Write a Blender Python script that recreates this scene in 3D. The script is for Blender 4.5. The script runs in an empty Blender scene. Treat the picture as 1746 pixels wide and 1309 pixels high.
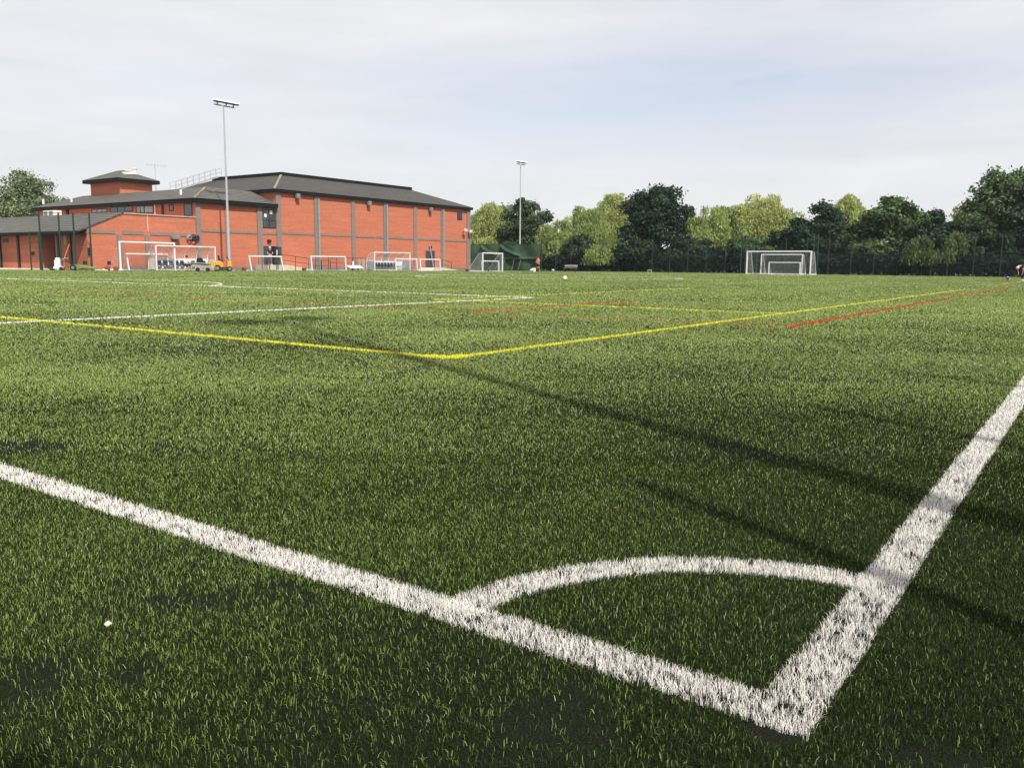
import bpy, bmesh, math, random
import numpy as np
from mathutils import Vector, Matrix

# ------------------------------------------------------------------ camera, sky, sun, exposure
scn = bpy.context.scene
COL = scn.collection
F_PX, PW, PH = 1441.0, 1746.0, 1309.0
PITCH, ROLL, CAM_H = 0.140324, 0.0093, 0.82
_cp, _sp = math.cos(PITCH), math.sin(PITCH)
_F = Vector((0, _cp, -_sp)); _R0 = Vector((1, 0, 0)); _U0 = Vector((0, _sp, _cp))
_R = _R0 * math.cos(ROLL) + _U0 * math.sin(ROLL)
_U = -_R0 * math.sin(ROLL) + _U0 * math.cos(ROLL)
CAMP = Vector((0, 0, CAM_H))
cam = bpy.data.cameras.new('camera')
cam.sensor_width = 36.0
cam.lens = 36.0 * F_PX / PW
cam.clip_end = 5000; cam.clip_start = 0.05
camo = bpy.data.objects.new('camera', cam); COL.objects.link(camo)
M = Matrix((_R, _U, -_F)).transposed().to_4x4(); M.translation = CAMP
camo.matrix_world = M
scn.camera = camo

SUN_H = Vector((0.470, -0.879)).normalized()      # horizontal direction towards the sun
SUN_EL = math.radians(50)
SUN_STRENGTH = 5.0
SKY_STRENGTH = 0.115
EXPOSURE = 0.0
scn.view_settings.view_transform = 'Standard'
scn.view_settings.look = 'None'
scn.view_settings.gamma = 1
scn.view_settings.exposure = EXPOSURE
scn.cycles.transparent_max_bounces = 24
scn.cycles.max_bounces = 8

sl = bpy.data.lights.new('sun', 'SUN'); sl.energy = SUN_STRENGTH; sl.angle = math.radians(0.8)
sl.color = (1.0, 0.94, 0.85)
so = bpy.data.objects.new('sun', sl); COL.objects.link(so)
sd = Vector((SUN_H.x * math.cos(SUN_EL), SUN_H.y * math.cos(SUN_EL), math.sin(SUN_EL)))
so.rotation_euler = sd.to_track_quat('Z', 'Y').to_euler()

w = bpy.data.worlds.new('World'); scn.world = w; w.use_nodes = True
nt = w.node_tree; nt.nodes.clear()
N = nt.nodes.new; L = nt.links.new
def math_node(tree, op, a, b=None, clamp=False):
    m = tree.nodes.new('ShaderNodeMath'); m.operation = op; m.use_clamp = clamp
    for i, v in enumerate((a, b)):
        if v is None: continue
        if isinstance(v, (int, float)): m.inputs[i].default_value = v
        else: tree.links.new(v, m.inputs[i])
    return m.outputs[0]
out = N('ShaderNodeOutputWorld'); bg = N('ShaderNodeBackground'); bg.inputs[1].default_value = SKY_STRENGTH
sky = N('ShaderNodeTexSky'); sky.sky_type = 'NISHITA'; sky.sun_disc = False
sky.sun_elevation = SUN_EL; sky.sun_rotation = math.atan2(SUN_H.x, SUN_H.y)
sky.air_density = 1.0; sky.dust_density = 2.0
tc = N('ShaderNodeTexCoord')
mp = N('ShaderNodeMapping'); mp.inputs['Scale'].default_value = (1.0, 1.0, 6.0)
L(tc.outputs['Generated'], mp.inputs[0])
n1 = N('ShaderNodeTexNoise'); n1.inputs['Scale'].default_value = 2.3; n1.inputs['Detail'].default_value = 5; n1.inputs['Roughness'].default_value = .52
L(mp.outputs[0], n1.inputs[0])
n2 = N('ShaderNodeTexNoise'); n2.inputs['Scale'].default_value = 5.0; n2.inputs['Detail'].default_value = 6
L(mp.outputs[0], n2.inputs[0])
sx = N('ShaderNodeSeparateXYZ'); L(tc.outputs['Generated'], sx.inputs[0])
# a stretch of thinner cloud low over the far trees
bz = math_node(nt, 'DIVIDE', math_node(nt, 'SUBTRACT', sx.outputs[2], 0.185), 0.062)
bx = math_node(nt, 'DIVIDE', math_node(nt, 'SUBTRACT', sx.outputs[0], 0.16), 0.34)
band = math_node(nt, 'EXPONENT', math_node(nt, 'MULTIPLY', math_node(nt, 'ADD', math_node(nt, 'MULTIPLY', bz, bz), math_node(nt, 'MULTIPLY', bx, bx)), -1.0))
thin = math_node(nt, 'ADD', math_node(nt, 'MULTIPLY', band, math_node(nt, 'MULTIPLY', n2.outputs[0], .92)),
                 math_node(nt, 'MULTIPLY', math_node(nt, 'SUBTRACT', n1.outputs[0], 0.44), 1.0))
thin = math_node(nt, 'MAXIMUM', thin, 0.0)
cover = math_node(nt, 'SUBTRACT', 0.97, thin, True)
cr = N('ShaderNodeValToRGB'); cr.color_ramp.elements[0].position = .30; cr.color_ramp.elements[1].position = .72
cr.color_ramp.elements[0].color = (7.0, 7.05, 7.35, 1); cr.color_ramp.elements[1].color = (7.95, 7.9, 8.1, 1)
L(n2.outputs[0], cr.inputs[0])
mx = N('ShaderNodeMix'); mx.data_type = 'RGBA'
skb = N('ShaderNodeMix'); skb.data_type = 'RGBA'; skb.blend_type = 'MULTIPLY'; skb.inputs[0].default_value = 1.0
L(sky.outputs[0], skb.inputs[6]); skb.inputs[7].default_value = (1.75, 1.52, 1.45, 1)
L(cover, mx.inputs[0]); L(skb.outputs[2], mx.inputs[6]); L(cr.outputs[0], mx.inputs[7])
L(mx.outputs[2], bg.inputs[0]); L(bg.outputs[0], out.inputs[0])

rng = np.random.default_rng(7)
random.seed(7)

# ------------------------------------------------------------------ measuring helpers
def ray(px, py):
    return (_F + _R * ((px - PW / 2) / F_PX) - _U * ((py - PH / 2) / F_PX))
def at(px, py, z=0.0):
    """point of the pitch plane seen there in the survey photo"""
    d = ray(px, py); return CAMP + d * ((z - CAM_H) / d.z)
def horizon(px):
    a = (px - PW / 2) / F_PX
    return PH / 2 + (_F.z + a * _R.z) / _U.z * F_PX
TH = 0.95913786
CU = Vector((math.cos(TH), math.sin(TH), 0)); CN = Vector((-math.sin(TH), math.cos(TH), 0))
CORNER = Vector((0.5118, 1.4619, 0))
def UN(u, n, z=0.0): return CORNER + CU * u + CN * n + Vector((0, 0, z))
def un(p): q = Vector((p[0], p[1], 0)) - CORNER; return q.dot(CU), q.dot(CN)

# ------------------------------------------------------------------ materials
def new_mat(name):
    m = bpy.data.materials.new(name); m.use_nodes = True
    return m, m.node_tree, m.node_tree.nodes['Principled BSDF']
def mat(name, col, rough=.6, metal=0.0, var=.12, scale=3.0, spec=.4, trans=0.0):
    """plain material with a little uneven wear"""
    m, t, b = new_mat(name)
    b.inputs['Roughness'].default_value = rough; b.inputs['Metallic'].default_value = metal
    b.inputs['Specular IOR Level'].default_value = spec
    tcn = t.nodes.new('ShaderNodeTexCoord')
    no = t.nodes.new('ShaderNodeTexNoise'); no.inputs['Scale'].default_value = scale; no.inputs['Detail'].default_value = 6
    t.links.new(tcn.outputs['Object'], no.inputs[0])
    r = t.nodes.new('ShaderNodeValToRGB'); r.color_ramp.elements[0].position = .3; r.color_ramp.elements[1].position = .7
    r.color_ramp.elements[0].color = (*[c * (1 - var) for c in col], 1); r.color_ramp.elements[1].color = (*[min(1, c * (1 + var)) for c in col], 1)
    t.links.new(no.outputs[0], r.inputs[0]); t.links.new(r.outputs[0], b.inputs['Base Color'])
    return m
def brick_mat(name, c1, c2, mortar, stain=.15):
    m, t, b = new_mat(name); b.inputs['Roughness'].default_value = .85; b.inputs['Specular IOR Level'].default_value = .2
    tcn = t.nodes.new('ShaderNodeTexCoord'); s = t.nodes.new('ShaderNodeSeparateXYZ'); t.links.new(tcn.outputs['Object'], s.inputs[0])
    c = t.nodes.new('ShaderNodeCombineXYZ'); t.links.new(math_node(t, 'ADD', s.outputs[0], s.outputs[1]), c.inputs[0]); t.links.new(s.outputs[2], c.inputs[1])
    br = t.nodes.new('ShaderNodeTexBrick'); t.links.new(c.outputs[0], br.inputs[0])
    br.inputs['Color1'].default_value = (*c1, 1); br.inputs['Color2'].default_value = (*c2, 1); br.inputs['Mortar'].default_value = (*mortar, 1)
    br.inputs['Scale'].default_value = 1.0; br.inputs['Mortar Size'].default_value = .006
    br.inputs['Brick Width'].default_value = .225; br.inputs['Row Height'].default_value = .075
    mpn = t.nodes.new('ShaderNodeMapping'); mpn.inputs['Scale'].default_value = (.22, .22, 3.2); t.links.new(tcn.outputs['Object'], mpn.inputs[0])
    no = t.nodes.new('ShaderNodeTexNoise'); no.inputs['Scale'].default_value = 1.2; no.inputs['Detail'].default_value = 8; no.inputs['Roughness'].default_value = .65
    t.links.new(mpn.outputs[0], no.inputs[0])
    r = t.nodes.new('ShaderNodeValToRGB'); r.color_ramp.elements[0].position = .3; r.color_ramp.elements[1].position = .7
    r.color_ramp.elements[0].color = (1 - stain, 1 - stain, 1 - stain, 1); r.color_ramp.elements[1].color = (1 + stain * .5, 1 + stain * .4, 1 + stain * .3, 1)
    t.links.new(no.outputs[0], r.inputs[0])
    mm = t.nodes.new('ShaderNodeMix'); mm.data_type = 'RGBA'; mm.blend_type = 'MULTIPLY'; mm.inputs[0].default_value = 1
    t.links.new(br.outputs[0], mm.inputs[6]); t.links.new(r.outputs[0], mm.inputs[7]); t.links.new(mm.outputs[2], b.inputs['Base Color'])
    return m
def tile_mat(name, col, row=.19):
    m, t, b = new_mat(name); b.inputs['Roughness'].default_value = .7; b.inputs['Specular IOR Level'].default_value = .3
    tcn = t.nodes.new('ShaderNodeTexCoord'); s = t.nodes.new('ShaderNodeSeparateXYZ'); t.links.new(tcn.outputs['Object'], s.inputs[0])
    c = t.nodes.new('ShaderNodeCombineXYZ'); t.links.new(math_node(t, 'ADD', s.outputs[0], s.outputs[1]), c.inputs[0]); t.links.new(s.outputs[2], c.inputs[1])
    br = t.nodes.new('ShaderNodeTexBrick'); t.links.new(c.outputs[0], br.inputs[0])
    br.inputs['Color1'].default_value = (*col, 1); br.inputs['Color2'].default_value = (*[x * .8 for x in col], 1)
    br.inputs['Mortar'].default_value = (*[x * .30 for x in col], 1)
    br.inputs['Scale'].default_value = 1; br.inputs['Mortar Size'].default_value = .030; br.inputs['Brick Width'].default_value = .42; br.inputs['Row Height'].default_value = row
    no = t.nodes.new('ShaderNodeTexNoise'); no.inputs['Scale'].default_value = .7; no.inputs['Detail'].default_value = 8; no.inputs['Roughness'].default_value = .7
    t.links.new(tcn.outputs['Object'], no.inputs[0])
    r = t.nodes.new('ShaderNodeValToRGB'); r.color_ramp.elements[0].position = .3; r.color_ramp.elements[1].position = .72
    r.color_ramp.elements[0].color = (.78, .78, .78, 1); r.color_ramp.elements[1].color = (1.2, 1.18, 1.1, 1)
    t.links.new(no.outputs[0], r.inputs[0])
    mm = t.nodes.new('ShaderNodeMix'); mm.data_type = 'RGBA'; mm.blend_type = 'MULTIPLY'; mm.inputs[0].default_value = 1
    t.links.new(br.outputs[0], mm.inputs[6]); t.links.new(r.outputs[0], mm.inputs[7]); t.links.new(mm.outputs[2], b.inputs['Base Color'])
    return m
def vcol_mat(name, rough=.5, trans=.25, spec=.3, tint=(1, 1, 1)):
    """leaf or grass fibre: colour of its own per leaf, a little light passes through"""
    m, t, b = new_mat(name); b.inputs['Roughness'].default_value = rough; b.inputs['Specular IOR Level'].default_value = spec
    a = t.nodes.new('ShaderNodeAttribute'); a.attribute_name = 'col'
    t.links.new(a.outputs['Color'], b.inputs['Base Color'])
    if trans > 0:
        tr = t.nodes.new('ShaderNodeBsdfTranslucent'); t.links.new(a.outputs['Color'], tr.inputs[0])
        ms = t.nodes.new('ShaderNodeMixShader'); ms.inputs[0].default_value = trans
        o = t.nodes['Material Output']; t.links.new(b.outputs[0], ms.inputs[1]); t.links.new(tr.outputs[0], ms.inputs[2]); t.links.new(ms.outputs[0], o.inputs[0])
    return m
def mesh_mat(name, col, cu, cv, wu, wv):
    """netting or welded mesh: threads along a UV grid in metres, open between"""
    m, t, b = new_mat(name); b.inputs['Base Color'].default_value = (*col, 1); b.inputs['Roughness'].default_value = .7
    uv = t.nodes.new('ShaderNodeUVMap'); s = t.nodes.new('ShaderNodeSeparateXYZ'); t.links.new(uv.outputs[0], s.inputs[0])
    fu = math_node(t, 'LESS_THAN', math_node(t, 'FRACT', math_node(t, 'DIVIDE', s.outputs[0], cu)), wu / cu)
    fv = math_node(t, 'LESS_THAN', math_node(t, 'FRACT', math_node(t, 'DIVIDE', s.outputs[1], cv)), wv / cv)
    fac = math_node(t, 'MAXIMUM', fu, fv)
    tr = t.nodes.new('ShaderNodeBsdfTransparent'); ms = t.nodes.new('ShaderNodeMixShader')
    t.links.new(fac, ms.inputs[0]); t.links.new(tr.outputs[0], ms.inputs[1]); t.links.new(b.outputs[0], ms.inputs[2])
    t.links.new(ms.outputs[0], t.nodes['Material Output'].inputs[0])
    return m
def film_mat(name, col, fac, rough=.2):
    m, t, b = new_mat(name); b.inputs['Base Color'].default_value = (*col, 1); b.inputs['Roughness'].default_value = rough
    tr = t.nodes.new('ShaderNodeBsdfTransparent'); ms = t.nodes.new('ShaderNodeMixShader'); ms.inputs[0].default_value = fac
    t.links.new(tr.outputs[0], ms.inputs[1]); t.links.new(b.outputs[0], ms.inputs[2]); t.links.new(ms.outputs[0], t.nodes['Material Output'].inputs[0])
    return m

MT = {
 'brick': brick_mat('orange_brick', (.575, .182, .102), (.49, .142, .078), (.50, .25, .17), .18),
 'brick_pale': brick_mat('weathered_brick', (.47, .155, .09), (.41, .13, .075), (.40, .22, .16), .2),
 'brick_grey': brick_mat('grey_brick', (.27, .21, .19), (.22, .175, .16), (.27, .23, .21), .12),
 'tile': tile_mat('grey_roof_tile', (.135, .133, .120)),
 'tile_dark': tile_mat('slate_roof_tile', (.088, .085, .080)),
 'lichen': mat('lichen_ridge', (.23, .185, .10), .9, var=.4, scale=2),
 'black': mat('dark_fascia', (.010, .012, .015), .7, var=.2, spec=.15),
 'frame': mat('dark_window_frame', (.02, .022, .025), .45),
 'glass': mat('window_glass', (.06, .075, .09), .08, spec=.8, var=.3, scale=.8),
 'glass_pale': mat('blind_glass', (.30, .36, .40), .15, spec=.7, var=.25, scale=1.5),
 'door': mat('grey_door_paint', (.055, .06, .07), .45),
 'pipe': mat('grey_green_pipe', (.25, .28, .27), .5),
 'white': mat('white_paint', (.80, .80, .79), .4, var=.05),
 'offwhite': mat('off_white', (.68, .66, .60), .6),
 'cream': mat('cream_concrete', (.62, .57, .45), .85, var=.15),
 'concrete': mat('concrete', (.42, .38, .32), .9, var=.18),
 'steel': mat('galvanised_steel', (.40, .43, .45), .55, var=.06),
 'lampgrey': mat('lamp_grey', (.20, .21, .22), .5),
 'lens': mat('lamp_lens', (.10, .10, .11), .3),
 'greenpost': mat('green_post_paint', (.018, .052, .04), .5),
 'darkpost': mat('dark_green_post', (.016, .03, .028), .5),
 'tarp': mat('green_tarpaulin', (.034, .080, .042), .75, var=.25, scale=.8),
 'yellow': mat('mower_yellow', (.66, .32, .03), .5, var=.12),
 'rubber': mat('black_rubber', (.02, .02, .02), .8),
 'blackplastic': mat('black_plastic', (.025, .025, .03), .5),
 'seat': mat('navy_seat', (.04, .05, .08), .5),
 'redbrown': mat('red_brown_weight', (.22, .05, .04), .7),
 'red': mat('red_plastic', (.55, .05, .05), .5),
 'greytimber': mat('grey_board', (.36, .32, .27), .8, var=.2),
 'railing': mat('black_railing', (.03, .03, .03), .5),
 'greenkit': mat('green_cover', (.14, .24, .10), .7, var=.2),
 'skin': mat('skin', (.56, .33, .24), .6, var=.06),
 'skin_tan': mat('tanned_skin', (.55, .27, .17), .6, var=.06),
 'hair_white': mat('grey_hair', (.62, .58, .52), .8), 'hair_dark': mat('dark_hair', (.02, .015, .012), .7),
 'hair_blond': mat('fair_hair', (.66, .56, .44), .8),
 'cloth_black': mat('black_cloth', (.014, .014, .018), .9), 'cloth_navy': mat('navy_cloth', (.012, .018, .04), .9), 'cloth_white': mat('white_cloth', (.75, .73, .70), .9),
 'cloth_orange': mat('coral_cloth', (.68, .20, .12), .9), 'cloth_grey': mat('grey_cloth', (.16, .16, .17), .9),
 'bark': mat('bark', (.035, .030, .024), .95, var=.3, scale=6),
 'leaf': vcol_mat('leaf', .55, .25, .13), 'willowleaf': vcol_mat('willow_leaf', .55, .38, .15),
 'blade': vcol_mat('grass_fibre', .55, .22, .28), 'whiteblade': vcol_mat('line_fibre', .6, .10, .25),
 'net': mesh_mat('goal_net', (.75, .75, .75), .12, .12, .008, .008),
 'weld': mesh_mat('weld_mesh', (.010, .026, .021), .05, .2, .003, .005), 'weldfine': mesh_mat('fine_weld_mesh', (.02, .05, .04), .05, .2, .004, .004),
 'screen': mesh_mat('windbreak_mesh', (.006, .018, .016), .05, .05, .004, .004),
 'poly': film_mat('clear_polycarbonate', (.75, .76, .74), .22),
 'housetile': tile_mat('red_house_tile', (.36, .19, .13)),
 'stone': mat('pale_stone', (.75, .66, .52), .8), 'dryleaf': mat('dry_leaf', (.34, .11, .04), .8),
 'ballw': mat('white_ball', (.80, .78, .66), .4, var=.06), 'bally': mat('pale_yellow_ball', (.80, .78, .42), .4, var=.06),
 'house_wall': mat('render_wall', (.45, .38, .3), .9), 'orange': mat('orange_paint', (.75, .22, .07), .5), 'limebox': mat('lime_plastic', (.40, .44, .14), .6),
}

# ------------------------------------------------------------------ mesh helpers
def link(name, me, parent=None, m=None):
    o = bpy.data.objects.new(name, me); COL.objects.link(o)
    if parent is not None: o.parent = parent
    if m is not None and me is not None: me.materials.append(MT[m] if isinstance(m, str) else m)
    return o
def tag(o, label=None, cat=None, group=None, kind=None):
    if label: o['label'] = label
    if cat: o['category'] = cat
    if group: o['group'] = group
    if kind: o['kind'] = kind
    return o
def empty(name, loc, rz=0.0, label=None, cat=None, group=None):
    o = bpy.data.objects.new(name, None); COL.objects.link(o); o.location = loc; o.rotation_euler = (0, 0, rz); o.empty_display_size = .2
    return tag(o, label, cat, group)
class MB:
    """collects solids and builds them as one mesh object"""
    def __init__(s): s.v = []; s.f = []; s.uv = {}
    def add(s, vs, fs):
        k = len(s.v); s.v += [tuple(x) for x in vs]; s.f += [[i + k for i in f] for f in fs]; return s
    def box(s, x0, x1, y0, y1, z0, z1):
        if x0 > x1: x0, x1 = x1, x0
        if y0 > y1: y0, y1 = y1, y0
        return s.add([(x0, y0, z0), (x1, y0, z0), (x1, y1, z0), (x0, y1, z0), (x0, y0, z1), (x1, y0, z1), (x1, y1, z1), (x0, y1, z1)],
                     [(0, 3, 2, 1), (4, 5, 6, 7), (0, 1, 5, 4), (1, 2, 6, 5), (2, 3, 7, 6), (3, 0, 4, 7)])
    def tube(s, pts, r, n=8, r2=None, cap=True):
        pts = [Vector(p) for p in pts]; rs = [r + ((r2 if r2 is not None else r) - r) * i / (len(pts) - 1) for i in range(len(pts))]
        k = len(s.v); vs = []; fs = []
        prev = None
        for i, p in enumerate(pts):
            d = (pts[min(i + 1, len(pts) - 1)] - pts[max(i - 1, 0)]).normalized()
            a = d.cross(Vector((0, 0, 1)) if abs(d.z) < .95 else Vector((1, 0, 0))).normalized() if prev is None else (prev - d * prev.dot(d)).normalized()
            prev = a; b = d.cross(a)
            for j in range(n):
                t = 2 * math.pi * j / n; vs.append(p + (a * math.cos(t) + b * math.sin(t)) * rs[i])
        for i in range(len(pts) - 1):
            for j in range(n): fs.append((i * n + j, i * n + (j + 1) % n, (i + 1) * n + (j + 1) % n, (i + 1) * n + j))
        if cap:
            m_ = len(vs); vs += vs[:n] + vs[m_ - n:m_]; fs.append(tuple(range(m_ + n - 1, m_ - 1, -1))); fs.append(tuple(range(m_ + n, m_ + 2 * n)))
        return s.add(vs, fs)
    def bar(s, a, b, w, h=None):
        """square section bar"""
        a = Vector(a); b = Vector(b); d = (b - a).normalized(); h = h or w
        x = d.cross(Vector((0, 0, 1)) if abs(d.z) < .95 else Vector((1, 0, 0))).normalized() * (w / 2); y = d.cross(x).normalized() * (h / 2)
        return s.add([a - x - y, a + x - y, a + x + y, a - x + y, b - x - y, b + x - y, b + x + y, b - x + y],
                     [(0, 3, 2, 1), (4, 5, 6, 7), (0, 1, 5, 4), (1, 2, 6, 5), (2, 3, 7, 6), (3, 0, 4, 7)])
    def prism(s, poly, axis, c0, c1):
        """polygon (a,b) extruded along an axis: axis 'y' -> poly is (x,z); 'x' -> (y,z); 'z' -> (x,y)"""
        n = len(poly)
        def mk(a, b, c): return {'y': (a, c, b), 'x': (c, a, b), 'z': (a, b, c)}[axis]
        vs = [mk(a, b, c0) for a, b in poly] + [mk(a, b, c1) for a, b in poly]
        fs = [tuple(range(n)), tuple(range(2 * n - 1, n - 1, -1))] + [(i, (i + 1) % n, n + (i + 1) % n, n + i)[::-1] for i in range(n)]
        return s.add(vs, fs)
    def quad(s, a, b, c, d, uv=True):
        k = len(s.f); s.add([a, b, c, d], [(0, 1, 2, 3)])
        a, b, c, d = map(Vector, (a, b, c, d)); wu = (b - a).length; wv = (d - a).length; wu2 = (c - d).length; wv2 = (c - b).length
        s.uv[k] = [(0, 0), (wu, 0), (wu2, wv2), (0, wv)]; return s
    def sphere(s, c, r, seg=12, rings=8, sz=1.0):
        vs = []; fs = []; c = Vector(c)
        vs.append(c + Vector((0, 0, r * sz)))
        for i in range(1, rings):
            p = math.pi * i / rings
            for j in range(seg):
                t = 2 * math.pi * j / seg; vs.append(c + Vector((r * math.sin(p) * math.cos(t), r * math.sin(p) * math.sin(t), r * sz * math.cos(p))))
        vs.append(c - Vector((0, 0, r * sz)))
        for j in range(seg): fs.append((0, 1 + j, 1 + (j + 1) % seg))
        for i in range(rings - 2):
            for j in range(seg): fs.append((1 + i * seg + j, 1 + (i + 1) * seg + j, 1 + (i + 1) * seg + (j + 1) % seg, 1 + i * seg + (j + 1) % seg))
        e = len(vs) - 1
        for j in range(seg): fs.append((e, e - seg + (j + 1) % seg, e - seg + j))
        return s.add(vs, fs)
    def build(s, name, m, parent=None, bevel=0.0, smooth=False):
        me = bpy.data.meshes.new(name); me.from_pydata([tuple(v) for v in s.v], [], s.f)
        if s.uv:
            l = me.uv_layers.new(name='UVMap')
            for fi, uvs in s.uv.items():
                p = me.polygons[fi]
                for k, li in enumerate(p.loop_indices): l.data[li].uv = uvs[k]
        bm = bmesh.new(); bm.from_mesh(me)
        if not s.uv: bmesh.ops.recalc_face_normals(bm, faces=bm.faces)
        if bevel > 0: bmesh.ops.bevel(bm, geom=list(bm.edges), offset=bevel, segments=2, affect='EDGES', profile=.5, clamp_overlap=True)
        bm.to_mesh(me); bm.free()
        if smooth:
            for p in me.polygons: p.use_smooth = True
        return link(name, me, parent, m)
def np_mesh(name, V, loops, starts, m, col=None, parent=None):
    me = bpy.data.meshes.new(name)
    me.vertices.add(len(V)); me.vertices.foreach_set('co', np.ascontiguousarray(V, np.float32).ravel())
    me.loops.add(len(loops)); me.loops.foreach_set('vertex_index', np.ascontiguousarray(loops, np.int32))
    me.polygons.add(len(starts)); me.polygons.foreach_set('loop_start', np.ascontiguousarray(starts, np.int32))
    if col is not None:
        a = me.attributes.new('col', 'FLOAT_COLOR', 'POINT')
        a.data.foreach_set('color', np.ascontiguousarray(np.concatenate([col, np.ones((len(col), 1))], 1), np.float32).ravel())
    me.update(calc_edges=True)
    return link(name, me, parent, m)

def vnoise(P, scale, seed):
    """smooth 2-D value noise, 0..1"""
    r = np.random.default_rng(seed); T = r.random((256, 256))
    q = np.asarray(P) / scale + 1000.37; i = np.floor(q).astype(int); f = q - i; f = f * f * (3 - 2 * f)
    x0 = i[:, 0] % 256; x1 = (x0 + 1) % 256; y0 = i[:, 1] % 256; y1 = (y0 + 1) % 256
    return (T[x0, y0] * (1 - f[:, 0]) + T[x1, y0] * f[:, 0]) * (1 - f[:, 1]) + (T[x0, y1] * (1 - f[:, 0]) + T[x1, y1] * f[:, 0]) * f[:, 1]

# ------------------------------------------------------------------ ground
def sheet(name, pts, z, m, label=None):
    mb = MB(); mb.add([(p[0], p[1], z) for p in pts], [tuple(range(len(pts)))])
    o = mb.build(name, m); o['kind'] = 'structure'; return o
gm, gt, gb = new_mat('rough_grass_ground'); gb.inputs['Roughness'].default_value = .95
gn = gt.nodes.new('ShaderNodeTexNoise'); gn.inputs['Scale'].default_value = .12; gn.inputs['Detail'].default_value = 8
gtc = gt.nodes.new('ShaderNodeTexCoord'); gt.links.new(gtc.outputs['Object'], gn.inputs[0])
gr = gt.nodes.new('ShaderNodeValToRGB'); gr.color_ramp.elements[0].color = (.03, .045, .015, 1); gr.color_ramp.elements[1].color = (.08, .10, .035, 1)
gt.links.new(gn.outputs[0], gr.inputs[0]); gt.links.new(gr.outputs[0], gb.inputs['Base Color'])
MT['ground'] = gm
sheet('ground', [(-260, -120), (260, -120), (260, 260), (-260, 260)], -0.012, 'ground')
pm, pt, pb = new_mat('rubber_crumb_infill'); pb.inputs['Roughness'].default_value = .9; pb.inputs['Specular IOR Level'].default_value = .08
ptc = pt.nodes.new('ShaderNodeTexCoord')
pn = pt.nodes.new('ShaderNodeTexNoise'); pn.inputs['Scale'].default_value = 260; pn.inputs['Detail'].default_value = 3; pt.links.new(ptc.outputs['Object'], pn.inputs[0])
pr = pt.nodes.new('ShaderNodeValToRGB'); pr.color_ramp.elements[0].position = .35; pr.color_ramp.elements[1].position = .75
pr.color_ramp.elements[0].color = (.004, .0048, .003, 1); pr.color_ramp.elements[1].color = (.020, .024, .013, 1)
pt.links.new(pn.outputs[0], pr.inputs[0]); pt.links.new(pr.outputs[0], pb.inputs['Base Color'])
pbm = pt.nodes.new('ShaderNodeBump'); pbm.inputs['Strength'].default_value = .6; pbm.inputs['Distance'].default_value = .004
pt.links.new(pn.outputs[0], pbm.inputs['Height']); pt.links.new(pbm.outputs[0], pb.inputs['Normal'])
MT['infill'] = pm
sheet('pitch', [UN(-8, -8), UN(104, -8), UN(104, 76.2), UN(-8, 76.2)], -0.004, 'infill')

# ---- pitch markings: (name, material key, width, list of (u,n) points)
def P2(px, py): return un(at(px, py))
def arc(cu, cn, r, a0, a1, k=40): return [(cu + r * math.cos(math.radians(a0 + (a1 - a0) * i / k)), cn + r * math.sin(math.radians(a0 + (a1 - a0) * i / k))) for i in range(k + 1)]
W = (.92, .895, .845); Y = (.78, .75, .05); RD = (.62, .075, .035)
W1U = 16.12; W2N = 11.3
YN, YU = 4.25, 4.22; Y1U, Y2N = 13.47, 12.27
R1N, R2U, RDN = 8.62, 10.2, 3.13
LINES = [
 ('white_goal_line', W, .113, [(0, .058), (0, 64)], 1.0),
 ('white_touchline', W, .116, [(-.058, 0), (93, 0)], 1.0),
 ('white_corner_arc', W, .112, arc(-.01, -.01, .80, 1, 89, 30), 1.0),
 ('white_penalty_area_line', W, .10, [(W1U, W2N), (W1U, 52)], .85),
 ('white_penalty_area_side_line', W, .10, [(0, W2N), (W1U, W2N)], .85),
 ('white_penalty_arc', W, .10, arc(10.75, 31.6, 8.93, -53, 53, 50), .8),
 ('white_centre_circle', W, .10, arc(47.2, 30.8, 8.93, 0, 360, 90), .7),
 ('white_halfway_line', W, .10, [(47.2, 0), (47.2, 64)], .35),
 ('white_far_penalty_line', W, .10, [(77, 11.3), (77, 52)], .5),
 ('yellow_goal_line', Y, .085, [(YU, YN), (YU, 58)], 1.0),
 ('yellow_touchline', Y, .085, [(YU, YN), (36.2, YN)], 1.0),
 ('yellow_corner_mark', Y, .16, [(YU + .28, YN + .03), (YU + .02, YN + .02), (YU + .03, YN + .28)], 1.3),
 ('yellow_box_line', Y, .08, [(Y1U, YN), (Y1U, Y2N)], .8),
 ('yellow_box_side_line', Y, .08, [(Y1U, Y2N), (28.0, Y2N)], .7),
 ('yellow_far_touchline', Y, .085, [P2(1708, 484.2), P2(1760, 478.8)], .9),
 ('red_box_side_line', RD, .09, [(R2U, R1N), (16.6, R1N)], .75),
 ('red_box_line', RD, .07, [(R2U, RDN), (R2U, 32)], .42),
 ('red_touchline', RD, .10, [(R2U, RDN), P2(1725, 489.4)], 1.0),
]
def seg_dist(P, a, b):
    a = np.array(a); b = np.array(b); d = b - a; t = np.clip(((P - a) @ d) / (d @ d), 0, 1)
    return np.hypot(*(P - a - t[:, None] * d).T)
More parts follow.
